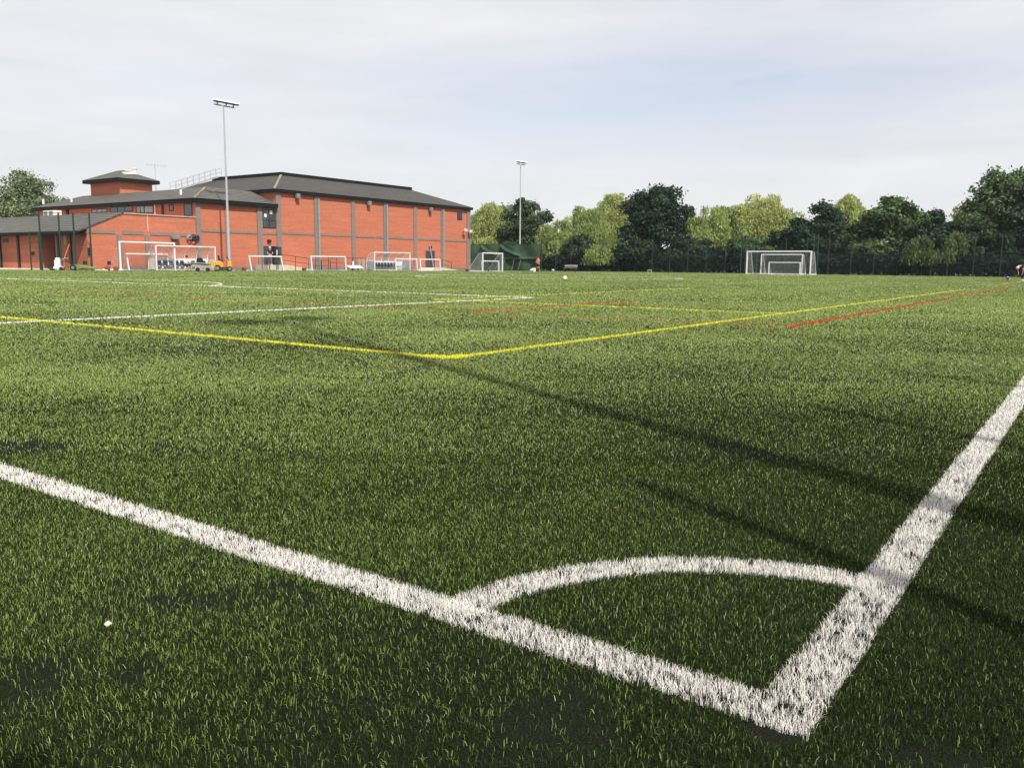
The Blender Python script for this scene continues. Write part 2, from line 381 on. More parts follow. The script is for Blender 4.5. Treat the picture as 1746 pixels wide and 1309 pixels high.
def blades(name, P, h, wd, col, near, m, lean=.35, bias=None):
    """one fibre per point: bent two-segment fibre when near, a single one farther off"""
    n = len(P); a = rng.random(n) * 2 * np.pi; dx = np.stack([np.cos(a), np.sin(a), np.zeros(n)], 1) * (wd / 2)[:, None]
    ln = rng.normal(0, lean, (n, 2)) * h[:, None]
    if bias is not None: ln += bias * h[:, None]
    ll = np.clip(np.hypot(*ln.T) / h, 0, .93); z = h * np.sqrt(1 - ll ** 2 * .8)
    base = np.concatenate([P, np.full((n, 1), -.004)], 1); tip = np.concatenate([P + ln, z[:, None]], 1)
    mid = np.concatenate([P + ln * .36, (z * .62)[:, None]], 1)
    if near:
        V = np.stack([base - dx, base + dx, mid - dx * .85, mid + dx * .85, tip], 1).reshape(-1, 3)
        o = (np.arange(n) * 5)[:, None]; lp = (o + np.array([0, 1, 3, 2, 2, 3, 4])).ravel(); st = (np.arange(n)[:, None] * 7 + np.array([0, 4])).ravel(); k = 5
    else:
        V = np.stack([base - dx, base + dx, tip + dx * .25, tip - dx * .25], 1).reshape(-1, 3)
        o = (np.arange(n) * 4)[:, None]; lp = (o + np.array([0, 1, 2, 3])).ravel(); st = np.arange(n) * 4; k = 4
    return np_mesh(name, V, lp, st, m, np.repeat(col, k, 0))
UV2 = np.array([[CU.x, CU.y], [CN.x, CN.y]]); C2 = np.array([CORNER.x, CORNER.y])
def to_un(P): return (P - C2) @ UV2.T
def from_un(Q): return C2 + Q @ UV2
NEAR_D, FAR_D = 2.4, 112.0
DENS0, EXP_, BW = 36000.0, 1.66, .00138
def dens(d): return DENS0 * np.minimum(1, (NEAR_D / np.maximum(d, .1)) ** EXP_)
def outer(P): return 1 + .6 * (np.abs(P[:, 0]) > .70 * P[:, 1] + .8)      # fewer, wider fibres at the flanks
def bwidth(d): return BW * np.maximum(1, d / NEAR_D) * (1 + 1.0 * np.clip((d - 5) / 18, 0, 1))
# worn spots where the infill shows (u, n, radius along x, along y, in world metres)
WORN = [(at(945, 1245), .14, .19), (at(20, 765), .36, .22), (at(350, 1020), .27, .08), (at(30, 1170), .12, .13), (at(900, 1300), .14, .08), (at(470, 1000), .10, .05), (at(215, 1150), .09, .06), (at(1600, 1290), .10, .06)]
def green_points():
    pts = []
    edges = [.75, 1.2, 1.8, 2.6, 3.4, 4.5, 6, 8, 11, 15, 20, 27, 36, 48, 64, 85, FAR_D]
    for d0, d1 in zip(edges[:-1], edges[1:]):
        wm_ = 1.05 * d1 + 2.4; n = int((d1 - d0) * 2 * wm_ * dens((d0 + d1) / 2))
        y = d0 + (d1 - d0) * rng.random(n); hw_ = .70 * y + .8; x = (rng.random(n) * 2 - 1) * wm_
        ok_ = (np.abs(x) < hw_) | ((np.abs(x) < 1.05 * y + 2.4) & (rng.random(n) < .4)); x = x[ok_]; y = y[ok_]
        pts.append(np.stack([x, y], 1))
    return np.concatenate(pts)
P = green_points()
yy = np.sqrt(rng.random(190000) * (3.6 ** 2 - 1.1 ** 2) + 1.1 ** 2); P = np.concatenate([P, np.stack([(rng.random(190000) * 2 - 1) * (.74 * yy + .3), yy], 1)])
matted = np.zeros(len(P), bool); matted[-190000:] = True
Q = to_un(P); d = np.hypot(*P.T)
keep = (Q[:, 0] < 100) & (Q[:, 1] < 75.6)
patch = vnoise(P, .55, 1) * .6 + vnoise(P, .17, 2) * .4
wear = np.clip((patch - .60) * 2.2, 0, .38)
for c, rx, ry in WORN:
    e = ((P[:, 0] - c.x) / rx) ** 2 + ((P[:, 1] - c.y) / ry) ** 2 + (vnoise(P, .09, 5) - .5) * 1.1
    wear = np.maximum(wear, np.clip((1.25 - e) * .8, 0, .78))
# dragged streaks of infill farther out
qs = np.stack([Q[:, 0] / 6.0 + Q[:, 1] * .03, Q[:, 1] * .9], 1)
streak = vnoise(Q @ np.array([[.22, .10], [-.10, .9]]), 1.5, 8)
wear = np.maximum(wear, np.clip((streak - .72) * 1.6, 0, .30) * (d > 4))
keep &= rng.random(len(P)) > wear
on_line = np.zeros(len(P), bool)
for nm, c, wd, pl, k in LINES:
    if k < .6: continue
    for a, b in zip(pl[:-1], pl[1:]): on_line |= seg_dist(Q, a, b) < wd * .44
keep &= ~on_line
P = P[keep]; d = d[keep]; Q = Q[keep]; matted = matted[keep]; n = len(P)
tone = .05 * np.sin(Q[:, 1] * 1.65) + .05 * np.sin(Q[:, 0] * .78 + 1) + .55 * vnoise(P, 1.7, 11) + .45 * vnoise(Q * np.array([.35, 1.0]), 2.6, 12)
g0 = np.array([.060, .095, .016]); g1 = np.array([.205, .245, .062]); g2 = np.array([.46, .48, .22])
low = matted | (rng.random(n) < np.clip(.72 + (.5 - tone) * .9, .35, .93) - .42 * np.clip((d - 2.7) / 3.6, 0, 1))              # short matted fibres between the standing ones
thin_ = low & (d > 5) & (rng.random(n) < np.clip((d - 5) / 12, 0, .9))       # out there only standing fibres can be seen
P, d, Q, tone, low = (q_[~thin_] for q_ in (P, d, Q, tone, low)); n = len(P)
tt = np.clip(rng.beta(2.2, 2.0, n) + (tone - .5) * .5, 0, 1)[:, None]
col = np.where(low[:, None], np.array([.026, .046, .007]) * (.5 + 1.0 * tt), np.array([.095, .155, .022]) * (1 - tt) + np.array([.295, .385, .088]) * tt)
pale = (rng.random(n) < np.clip(.07 + (d - 2) * .035, .07, .26)) & ~low; col[pale] = col[pale] * .4 + np.array([.57, .62, .32]) * .6
h = np.where(low, np.clip(rng.normal(.009, .0025, n), .004, .014), np.clip(rng.normal(.0172, .004, n), .009, .030) * (.52 + .50 * np.clip((d - 2.2) / 8, 0, 1)))
bias = np.stack([(vnoise(P, .8, 31) - .5) * .5, (vnoise(P, .8, 32) - .5) * .5], 1)
nr = d < 6.5
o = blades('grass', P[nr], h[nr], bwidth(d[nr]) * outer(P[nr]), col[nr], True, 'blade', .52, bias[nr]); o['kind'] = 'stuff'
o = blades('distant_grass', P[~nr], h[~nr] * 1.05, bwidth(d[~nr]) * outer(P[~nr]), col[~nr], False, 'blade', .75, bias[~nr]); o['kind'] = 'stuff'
# line fibres
for nm, c, wd, pl, k in LINES:
    pts = []
    for a, b in zip(pl[:-1], pl[1:]):
        a = np.array(a, float); b = np.array(b, float); ln = np.linalg.norm(b - a); t_ = (b - a) / ln; nn_ = np.array([-t_[1], t_[0]])
        step = np.linspace(0, 1, max(2, int(ln / .5) + 1))
        for s0, s1 in zip(step[:-1], step[1:]):
            mpt = from_un((a + (b - a) * (s0 + s1) / 2)[None])[0]; dd = np.hypot(*mpt)
            if mpt[1] < .5 or abs(mpt[0]) > 1.05 * mpt[1] + 2.4: continue
            cnt = ln * (s1 - s0) * max(wd * dens(dd) * 2.0, 1.4 / bwidth(dd) * (1.0 if dd < 8 else 2.0)) * k
            m_ = rng.poisson(cnt)
            if not m_: continue
            tq = s0 + (s1 - s0) * rng.random(m_); off = (rng.random(m_) - .5) * wd * max(.5, 1 - bwidth(dd) / wd * .6)
            off += (vnoise(np.stack([tq * ln, tq * 0], 1), .16, 77) - .5) * .005
            pts.append(a + (b - a) * tq[:, None] + nn_ * off[:, None])
    if not pts: continue
    P_ = from_un(np.concatenate(pts)); d_ = np.hypot(*P_.T); m_ = len(P_)
    pn_ = vnoise(P_, .013, 41) * .6 + vnoise(P_, .045, 42) * .4; gap = (pn_ > .66) & (d_ < 4) & (rng.random(m_) < .85); P_ = P_[~gap]; d_ = d_[~gap]; m_ = len(P_)
    cc = np.array(c) * (0.86 + .2 * rng.random((m_, 1)))
    hh = np.clip(rng.normal(.0195, .0035, m_), .010, .03) * (.64 + .54 * np.clip((d_ - 2) / 9, 0, 1))
    o = blades(nm, P_, hh, bwidth(d_) * .7, cc, True, 'whiteblade', .5); o['kind'] = 'structure'

# ------------------------------------------------------------------ the red brick sports centre
P1 = Vector((-24.45, 88.5, 0))
bld = empty('sports_centre', P1, TH, 'red brick sports centre with grey hipped roofs, a tall hall and a low wing', 'building')
BI = Matrix.Rotation(-TH, 4, 'Z') @ Matrix.Translation(-P1)
def W_(px, py, t=0.0):
    """(s, z) of the point of a wall plane t = const"""
    o = BI @ CAMP; dd = (BI.to_3x3() @ ray(px, py)); k = (t - o.y) / dd.y; p = o + dd * k; return p.x, p.z
def WL(px, py, s):
    o = BI @ CAMP; dd = (BI.to_3x3() @ ray(px, py)); k = (s - o.x) / dd.x; p = o + dd * k; return p.y, p.z
HL, HD, HE = 32.3, 22.0, 7.97      # hall length, depth, wall height
BW_, BT, BE = 9.3, 29.9, 6.40      # two-storey block width, depth, wall height
MB().box(0, HL, 0, HD, 0, HE).build('hall_wall', 'brick', bld)
MB().box(-BW_, -.004, 0.0, BT, 0, BE).build('block_wall', 'brick', bld)
def hip(name, o_, i_, z0, z1, m, th=.05):
    (a0, a1, b0, b1), (c0, c1, d0, d1) = o_, i_
    v = [(a0, b0, z0), (a1, b0, z0), (a1, b1, z0), (a0, b1, z0), (c0, d0, z1), (c1, d0, z1), (c1, d1, z1), (c0, d1, z1)]
    return MB().add(v, [(0, 3, 2, 1), (4, 5, 6, 7), (0, 1, 5, 4), (1, 2, 6, 5), (2, 3, 7, 6), (3, 0, 4, 7)]).build(name, m, bld)
def ring(mb, x0, x1, y0, y1, z0, z1, t):
    mb.box(x0, x1, y0, y0 + t, z0, z1); mb.box(x0, x1, y1 - t, y1, z0, z1)
    mb.box(x0, x0 + t, y0 + t, y1 - t, z0, z1); mb.box(x1 - t, x1, y0 + t, y1 - t, z0, z1); return mb
hip('hall_roof', (-.40, HL + .40, -.40, HD + .40), (5.0, HL - 6.1, 5.0, HD - 5.0), HE + .28, 10.36, 'tile_dark')
MB().box(-.36, HL + .36, -.36, HD + .36, HE - .02, HE + .276).build('hall_fascia', 'black', bld)
MB().box(4.85, HL - 5.95, 4.85, HD - 4.85, 10.2, 10.66).build('roof_upstand', 'black', bld)
hip('block_roof', (-BW_ - .5, -.02, -.5, BT + .5), (-5.8, -.02, 3.4, BT - 3.4), BE + .30, 8.13, 'tile')
MB().box(-BW_ - .45, -.03, -.45, -.012, BE - .08, BE + .296).box(-BW_ - .45, -BW_ - .012, -.012, BT + .45, BE - .08, BE + .296).build('block_fascia', 'black', bld)
# low wing with a tiled lean-to roof and a parapet wall
def gable(mb, s_out, t0, t1):
    return mb.prism([(s_out, 0), (-BW_ - .004, 0), (-BW_ - .004, 4.88), (-16.6, 4.88), (s_out, 4.88 - (-16.6 - s_out) * .42)], 'y', t0, t1)
SO = -19.95
tA, _z = WL(95, 430, SO); tB, _z = WL(72, 430, SO)
mb = MB(); gable(mb, SO, 0, tA); gable(mb, SO + 1.1, tA, tB); gable(mb, SO, tB, 46)
mb.build('wing_wall', 'brick', bld)
MB().prism([(-20.75, 5.04 - 4.15 * .42), (-16.6, 5.04), (-16.6, 4.90), (-20.75, 4.90 - 4.15 * .42)], 'y', -.06, 46).build('wing_roof', 'tile', bld)
MB().box(-20.87, -20.755, -.04, 46, 3.02, 3.26).box(-20.755, -19.955, -.03, 46, 3.02, 3.06).build('wing_gutter', 'black', bld)
MB().box(-16.6, -BW_ - .01, -.08, .3, 4.883, 4.98).build('parapet_coping', 'concrete', bld)
MB().box(SO + 1.04, SO + 1.098, tA + .02, tB - .02, 0, 3.0).build('wing_door', 'door', bld)
for px in (33, 2, 101.5, 122):
    t_, _ = WL(px, 430, SO); MB().box(SO - .14, SO - .003, t_ - .15, t_ + .15, 0, 3.1).build('pier', 'frame', bld)
t_, z_ = WL(10, 410, SO); MB().box(SO - .05, SO - .003, t_ - .5, t_ + .5, z_ - .18, z_ + .18).build('vent_grille', 'frame', bld)
t_, z_ = WL(112, 409.5, SO); MB().box(SO - .06, SO - .003, t_ - .22, t_ + .22, z_ - .35, z_ + .35).build('notice_board', mat('mustard_board', (.5, .36, .10), .6), bld)
# front wall trim on t = 0: strips stand proud of the brick
def strip(px0, py0, px1, py1, proud, name, m, z0=None, z1=None):
    s0, za = W_(px0, py0); s1, zb = W_(px1, py1)
    return MB().box(s0, s1, -proud, -.004, zb if z0 is None else z0, za if z1 is None else z1).build(name, m, bld)
PIL = []
for px, wpx in ((475.5, .62), (540, .62), (602, .55), (657, .62), (707.5, .55), (754, .60)):
    s_, _ = W_(px, 400); PIL.append(s_)
    MB().box(s_ - wpx / 2, s_ + wpx / 2, -.12, -.004, 0, HE - .045).build('pilaster', 'brick_grey', bld)
MB().box(HL - .62, HL + .10, -.12, -.004, 0, HE - .045).build('pilaster', 'brick_grey', bld); PIL.append(HL - .3)
for px, w2 in ((444, .62), (339.5, .5)):
    s_, _ = W_(px, 430); PIL.append(s_); MB().box(s_ - w2 / 2, s_ + w2 / 2, -.12, -.004, 0, BE - .085).build('pilaster', 'brick_grey', bld)
for px in (204.5, 252):
    s_, _ = W_(px, 430); PIL.append(s_); MB().box(s_ - .22, s_ + .22, -.10, -.004, 0, 3.12).build('pilaster', 'brick_grey', bld)
for px in (541.5, 657.5, 754):
    s_, _ = W_(px, 400); MB().tube([(s_ + .08, -.20, 0.1), (s_ + .08, -.20, HE - .3)], .12, 10).build('downpipe_and_shadow_strip', 'pipe', bld, smooth=True)
s_, _ = W_(385.5, 420); MB().tube([(s_ - .0, -.06, .1), (s_ - .0, -.06, BE - .1)], .04, 8).build('downpipe_and_shadow_strip', 'brick_grey', bld)  # thin grey tube standing in for the mast's shadow down the wall
_, zc = W_(560, 400.5)
ps = sorted(PIL)
def course(name, s0, s1, z, hgt, pr=.05):
    mb = MB(); cuts = [p for p in ps if s0 < p < s1]; e = [s0] + cuts + [s1]
    for a, b in zip(e[:-1], e[1:]): mb.box(a + (.33 if a in cuts or a == s0 else 0), b - (.33 if b in cuts or b == s1 else 0), -pr, -.004, z - hgt / 2, z + hgt / 2)
    return mb.build(name, 'brick_grey', bld)
course('string_course', ps[ps.index(min(ps, key=lambda x: abs(x)))] , HL - .3, 3.85, .24)
_, zb = W_(400, 395.3)
course('string_course', W_(339.5, 430)[0], W_(475.5, 400)[0], zb, .26)
_, zw = W_(230, 405.5)
course('string_course', SO - .3, W_(339.5, 430)[0], 3.27, .30)
for a, b in zip(ps[:-1], ps[1:]):
    if b - a > .8:
        d0, d1 = W_(447.5, 440)[0], W_(472, 440)[0]; e0, e1 = W_(725, 440)[0], W_(741, 440)[0]
        if a < d0 < b: continue
        sp_ = [(a + .33, e0 - .08), (e1 + .08, b - .33)] if a < e0 < b else [(a + .33, b - .33)]
        for x0, x1 in sp_: MB().box(x0, x1, -.03, -.004, 0, .38).build('plinth', 'brick_grey', bld)

def window(px0, py0, px1, py1, cols, rows, axis='t', s=0.0, glass='glass', frame='frame', proud=.05):
    """framed window from two corners on a wall; each with its own pane part"""
    fr = MB(); pn = MB()
    if axis == 't':
        a0, z1 = W_(px0, py0); a1, z0 = W_(px1, py1); a1b, z0b = W_(px0, py1); z0 = (z0 + z0b) / 2
    else:
        a0, z1 = WL(px1, py0, s); a1, z0 = WL(px0, py1, s)
    fw = .07
    def bx(mb, u0, u1, za, zb, p0, p1):
        if axis == 't': mb.box(u0, u1, -p1, -p0, za, zb)
        else: mb.box(s - p1, s - p0, u0, u1, za, zb)
    bx(fr, a0, a1, z0, z0 + fw, .004, proud); bx(fr, a0, a1, z1 - fw, z1, .004, proud)
    zr = [z0 + fw + (z1 - z0 - 2 * fw) * r for r in rows]
    for k in range(cols + 1):
        u = a0 + (a1 - a0 - fw) * k / cols; bx(fr, u, u + fw, z0 + fw, z1 - fw, .004, proud)
    for z in zr: 
        for k in range(cols):
            u = a0 + (a1 - a0 - fw) * k / cols; bx(fr, u + fw, a0 + (a1 - a0 - fw) * (k + 1) / cols, z - .03, z + .03, .004, proud * .9)
    bx(pn, a0 + fw * .9, a1 - fw * .9, z0 + fw * .9, z1 - fw * .9, .003, proud * .45)
    f_ = fr.build('window', frame, bld); pn.build('pane', glass, f_); return f_, (a0, a1, z0, z1)
wf, (a0, a1, z0, z1) = window(447, 356.5, 470, 389, 2, (.42,))
s_, z_ = W_(452, 367.5); s2, z2 = W_(461.5, 362)
MB().box(s_ - .14, s_ + .14, -.062, -.024, z_ - .17, z_ + .17).build('paper_notice', 'white', wf); MB().box(s2 - .16, s2 + .16, -.062, -.024, z2 - .17, z2 + .17).build('paper_notice', 'white', wf)
window(779.5, 361, 787.5, 375, 1, ())
for (x0, y0, x1, y1, cc, gl) in ((314.5, 347, 327.5, 368.5, 1, 'glass'), (233, 350.5, 246, 363.5, 2, 'glass_pale'), (246.5, 350.5, 261.5, 363.8, 1, 'glass_pale'), (188, 351, 226, 362.5, 3, 'glass'), (157, 355.5, 183, 363.5, 3, 'glass_pale'), (289, 349, 296, 360, 1, 'glass')):
    window(x0, y0, x1, y1, cc, (), 's', -BW_, gl)
t_, _ = WL(115.5, 360, -BW_); MB().box(-BW_ - .1, -BW_ - .004, t_ - .25, t_ + .25, 5.1, BE - .09).build('pier', 'black', bld)
t_, _ = WL(265.8, 360, -BW_); MB().tube([(-BW_ - .08, t_, 5.1), (-BW_ - .08, t_, BE - .1)], .07).build('soil_pipe', 'white', bld)
t_, _ = WL(278, 360, -BW_); MB().box(-BW_ - .1, -BW_ - .004, t_ - .14, t_ + .14, 5.1, BE - .09).build('pier', 'frame', bld)
# doors on the front
s0, zt = W_(448.5, 419.5); s1, _ = W_(471.5, 420)
so_, _ = W_(462.5, 420)
MB().box(s0, so_, -.06, -.004, .55, zt).build('door', 'door', bld)
dj = MB().box(so_ + .01, s1, -.03, -.004, .55, zt).build('doorway', 'black', bld)
MB().box(s1 - .32, s1, -.75, -.035, .58, zt - .05).build('door_leaf', 'door', dj)
MB().box(s1 - .34, s1 - .325, -.55, -.35, zt - .9, zt - .35).build('notice', 'white', dj)
s0, zt = W_(725.5, 427.5); s1, zb_ = W_(741, 455)
dd = MB().box(s0, s1, -.06, -.004, .3, zt).build('door', 'door', bld)
MB().box((s0 + s1) / 2 - .02, (s0 + s1) / 2 + .02, -.075, -.061, .3, zt).build('door_seam', 'black', dd)
for px, py in ((458, 411), (733, 421.5)):
    s_, z_ = W_(px, py); MB().box(s_ - .22, s_ + .22, -.2, -.004, z_ - .14, z_ + .14).build('bulkhead_light', 'frame', bld, bevel=.03)
for px, py in ((507.5, 334), (629.5, 346.5), (734.5, 357)):
    s_, z_ = W_(px, py, -.3)
    l = MB().box(s_ - .24, s_ + .24, -.5, -.2, z_ - .28, z_ + .22).build('wall_light', 'lampgrey', bld, bevel=.05)
    MB().bar((s_, -.2, z_), (s_, -.005, z_ + .1), .08).build('bracket', 'frame', l)
for px, py in ((793, 393), (801.5, 395)):
    s_, z_ = W_(px, py, -.5)
    l = MB().box(s_ - .22, s_ + .22, -.75, -.45, z_ - .16, z_ + .2).build('security_camera', 'offwhite', bld, bevel=.05)
    MB().bar((s_, -.45, z_), (min(s_, HL - .1), -.12, z_ - .3), .07).build('bracket', 'frame', l)
for px, py in ((186, 448), (144.5, 448)):
    s_, z_ = W_(px, py); MB().box(s_ - .16, s_ + .16, -.05, -.004, z_ - .14, z_ + .14).build('vent_grille', 'frame', bld)
s_, z_ = W_(151, 429); MB().box(s_ - .09, s_ + .09, -.09, -.004, z_ - .32, z_ + .32).build('meter_box', 'frame', bld)
s_, z_ = W_(296.5, 405); bx_ = MB().box(s_ - .38, s_ + .38, -.45, -.004, z_ - .16, z_ + .16).build('flood_lamp', 'lampgrey', bld, bevel=.03)
s_, z_ = W_(252, 387); MB().box(s_ - .02, s_ + .02, -.035, -.004, 3.45, 4.85).build('conduit', 'offwhite', bld)
# ridge tiles with lichen
mb = MB(); mb.bar((-BW_ - .5, -.5, BE + .32), (-5.8, 3.4, 8.15), .22, .10); mb.build('hip_ridge', 'lichen', bld)
mb = MB(); mb.bar((-.40, -.40, HE + .30), (4.9, 4.9, 10.33), .24, .10); mb.build('hip_ridge', mat('pale_ridge', (.22, .20, .16), .9, var=.35), bld)
# pyramid roofed tower on the block roof
ts0, ts1, tt0, tt1 = -6.0, -2.2, 18.3, 24.3
MB().box(ts0, ts1, tt0, tt1, 7.5, 9.40).build('tower_wall', 'brick', bld)
MB().box(ts0 - .6, ts1 + .6, tt0 - .6, tt1 + .6, 9.36, 9.72).build('tower_fascia', 'black', bld)
hip('tower_roof', (ts0 - .65, ts1 + .65, tt0 - .65, tt1 + .65), (-4.2, -3.9, 20.8, 21.9), 9.724, 10.85, 'tile')
MB().tube([(-3.4, 19.6, 10.1), (-3.4, 19.6, 11.0)], .22, 12).tube([(-3.4, 19.6, 10.98), (-3.4, 19.6, 11.12)], .30, 12).build('roof_flue', 'offwhite', bld)
MB().prism([(-4.9, 10.25), (-3.5, 10.35), (-3.4, 10.5), (-4.8, 10.55)], 'y', 19.2, 20.3).build('roof_hatch', 'offwhite', bld, bevel=.04)
mb = MB(); mb.tube([(-1.3, 19.0, 7.9), (-1.3, 19.0, 11.72)], .03, 6); mb.tube([(-2.2, 19.4, 11.62), (-.1, 18.4, 11.57)], .025, 6)
for k in range(6): x = -2.0 + k * .33; y = 19.3 - k * .155; mb.bar((x, y, 11.42), (x, y, 11.82), .02)
mb.build('aerial', 'steel', bld)
# railed walkway climbing the hall roof
mb = MB()
for dy in (0, 1.0):
    b0, b1 = Vector((-1.2, 15.4 + dy, 8.6)), Vector((4.9, 15.4 + dy, 10.72))
    for hz in (.0, .5, .95): mb.tube([b0 + Vector((0, 0, hz)), b1 + Vector((0, 0, hz))], .035, 6)
    for k in range(9): p = b0.lerp(b1, k / 8); mb.tube([p, p + Vector((0, 0, .95))], .03, 6)
for k in range(18): p = Vector((-1.2, 15.4, 8.6)).lerp(Vector((4.9, 15.4, 10.72)), k / 17); mb.tube([p, p + Vector((0, 1.0, 0))], .025, 6)
mb.build('roof_walkway', 'steel', bld)
for px, py in ((74, 346), (122, 343), (308.5, 331.5)):
    t_, z_ = WL(px, py, -8.3); MB().tube([(-8.3, t_, 7.2), (-8.3, t_, 7.72)], .11, 8).build('vent_pipe', 'white', bld)
for px in (85, 94):
    t_, z_ = WL(px, 365, -15.5); u_ = MB().box(-15.9, -15.1, t_ - .5, t_ + .5, 4.90, 5.6).build('air_conditioner', 'offwhite', bld, bevel=.03)
    MB().box(-15.93, -15.905, t_ - .3, t_ + .3, 5.0, 5.5).build('fan_grille', 'lampgrey', u_)
t_, z_ = WL(136, 362, -BW_); MB().box(-BW_ - .08, -BW_ - .004, t_ - .2, t_ + .2, 5.3, 5.9).build('wall_box', mat('tan_box', (.5, .34, .16), .6), bld)
# path along the building
o = MB().add([UN(-20, 76.2, -.002), UN(120, 76.2, -.002), UN(120, 84, -.002), UN(-20, 84, -.002)], [(0, 1, 2, 3)]).build('path', 'concrete'); o['kind'] = 'structure'

# ramps, steps and railings by the doors
def bl(s, t, z=0): v = Matrix.Rotation(TH, 4, 'Z') @ Vector((s, t, z)); return P1 + v
rs0 = W_(449, 440, -1.5)[0]; rs1 = W_(536, 440, -1.5)[0]; rsm = W_(482, 440, -1.5)[0]
rt = empty('access_ramp', bl(rs0, -.2), TH, 'beige concrete ramp leading down from the open grey door', 'ramp')
MB().prism([(0, 0), (rs1 - rs0, 0), (rs1 - rs0, .06), (rsm - rs0, .55), (0, .55)], 'y', -2.0, -.0).build('ramp_body', 'cream', rt)
def railing(s0, s1, t, z0, z1, nposts, label, hgt=1.05, slope=None, infill=False, grp='dark railings along the hall wall'):
    r = empty('handrail', bl(s0, t), TH, label, 'railing', grp)
    mb = MB(); mb.tube([(0, 0, z0 + hgt), (s1 - s0, 0, z1 + hgt)], .03, 6); mb.tube([(0, 0, z0 + hgt * .5), (s1 - s0, 0, z1 + hgt * .5)], .025, 6); mb.build('rail', 'railing', r)
    for k in range(nposts):
        x = (s1 - s0) * k / (nposts - 1); zb = z0 + (z1 - z0) * k / (nposts - 1)
        MB().tube([(x, 0, 0), (x, 0, zb + hgt)], .03, 6).build('post', 'railing', r)
    return r
railing(W_(474, 440, -2.3)[0], W_(532, 440, -2.3)[0], -2.3, .55, .1, 3, 'long sloping dark handrail beside the beige ramp', 1.1)
railing(W_(447, 450, -2.4)[0], W_(472, 450, -2.4)[0], -2.4, .4, .4, 3, 'short dark handrail on the landing at the open door', 1.0)
railing(W_(526, 440, -3)[0], W_(548, 440, -3)[0], -3, .0, .0, 3, 'low dark barrier at the foot of the ramp', 1.05)
railing(W_(547, 440, -2.6)[0], W_(563, 440, -2.6)[0], -2.6, .0, .0, 2, 'narrow dark barrier behind the small goal second along', 1.05)
railing(W_(560, 440, -3)[0], W_(640, 440, -3)[0], -3, .25, .25, 7, 'longest dark railing running up to the right dugout', 1.1)
railing(W_(754, 440, -1.2)[0], W_(770, 440, -1.2)[0], -1.2, .25, -.1, 2, 'short curved handrail to the right of the closed grey door', 1.1)
st = empty('door_step_ramp', bl(W_(719, 455, -1)[0], -.25), TH, 'pale cream ramp under the closed grey door', 'ramp')
q0 = W_(764, 455, -1)[0] - W_(719, 455, -1)[0]
MB().prism([(0, 0), (q0, 0), (q0, .03), (q0 * .45, .34), (q0 * .12, .34)], 'y', -2.4, 0).build('ramp_body', 'cream', st)

# coil of dark hose hung on the low wing
s0, z0 = W_(327, 405.5)
hc = empty('coiled_hose', bl(s0, -.2, z0), TH, 'dark coiled hoses hung on the brick wall above the left dugout', 'hose')
for k, (dx, r) in enumerate(((-.42, .24), (.02, .30), (.42, .24))):
    mb = MB()
    for q in range(3): mb.tube([(dx + (r - q * .04) * math.cos(a * math.pi / 10), -.02 - q * .06, (r - q * .04) * math.sin(a * math.pi / 10)) for a in range(21)], .035, 6, cap=False)
    mb.tube([(dx, .19, r - .05), (dx, -.15, r - .05)], .03, 6); mb.build('hose_loop', 'blackplastic' if k != 0 else 'greytimber', hc)

# ------------------------------------------------------------------ floodlight masts
def mast(base, height, heads, label, k=1.0):
    r = empty('floodlight_mast', base, TH, label, 'floodlight', 'floodlight masts round the pitch')
    MB().tube([(0, 0, 0), (0, 0, height * .33)], .15 * k, 16, r2=.125 * k).tube([(0, 0, height * .33), (0, 0, height * .62)], .108 * k, 16, r2=.095 * k).tube([(0, 0, height * .62), (0, 0, height)], .08, 16, r2=.06).build('pole', 'steel', r, smooth=True)
    MB().box(-.35, .35, -.35, .35, 0, .05).build('base_plate', 'steel', r)
    MB().box(-1.05, 1.15, -.05, .05, height - .02, height + .08).build('cross_arm', 'steel', r)
    for x in heads:
        hd = MB().add([(x - .36, -.62, height + .28), (x + .36, -.62, height + .28), (x + .36, .18, height + .42), (x - .36, .18, height + .42),
                       (x - .30, -.55, height + .42), (x + .30, -.55, height + .42), (x + .30, .12, height + .52), (x - .30, .12, height + .52)],
                      [(0, 3, 2, 1), (4, 5, 6, 7), (0, 1, 5, 4), (1, 2, 6, 5), (2, 3, 7, 6), (3, 0, 4, 7)]).build('lamp_head', 'white', r)
        MB().add([(x - .33, -.58, height + .282), (x + .33, -.58, height + .282), (x + .33, .14, height + .408), (x - .33, .14, height + .408),
                  (x - .26, -.50, height + .16), (x + .26, -.50, height + .16), (x + .26, .06, height + .25), (x - .26, .06, height + .25)],
                 [(0, 1, 2, 3), (7, 6, 5, 4), (4, 5, 1, 0), (5, 6, 2, 1), (6, 7, 3, 2), (7, 4, 0, 3)]).build('lens', 'lens', hd)
        MB().bar((x, -.1, height + .08), (x, -.1, height + .34), .08).build('bracket', 'steel', hd)
    return r
d1 = 79.5; p = Vector(((391.5 - 873) / F_PX * d1 * .998, d1, 0)); p = at(391.5, 461.2); p = p * (79.5 / p.y)
mast(p, 14.8, (-.72, .22, 1.0), 'nearest grey floodlight mast, in front of the brick block beside the yellow mower')
p = at(886, 461); p = p * (124.5 / p.y)
mast(p, 15.0, (-.6, .45), 'distant grey floodlight mast rising behind the green tarpaulin')
mast(UN(.50, -2.45), 15.6, (-.6, .45), 'floodlight mast by the near corner whose long shadow crosses the turf', .72)

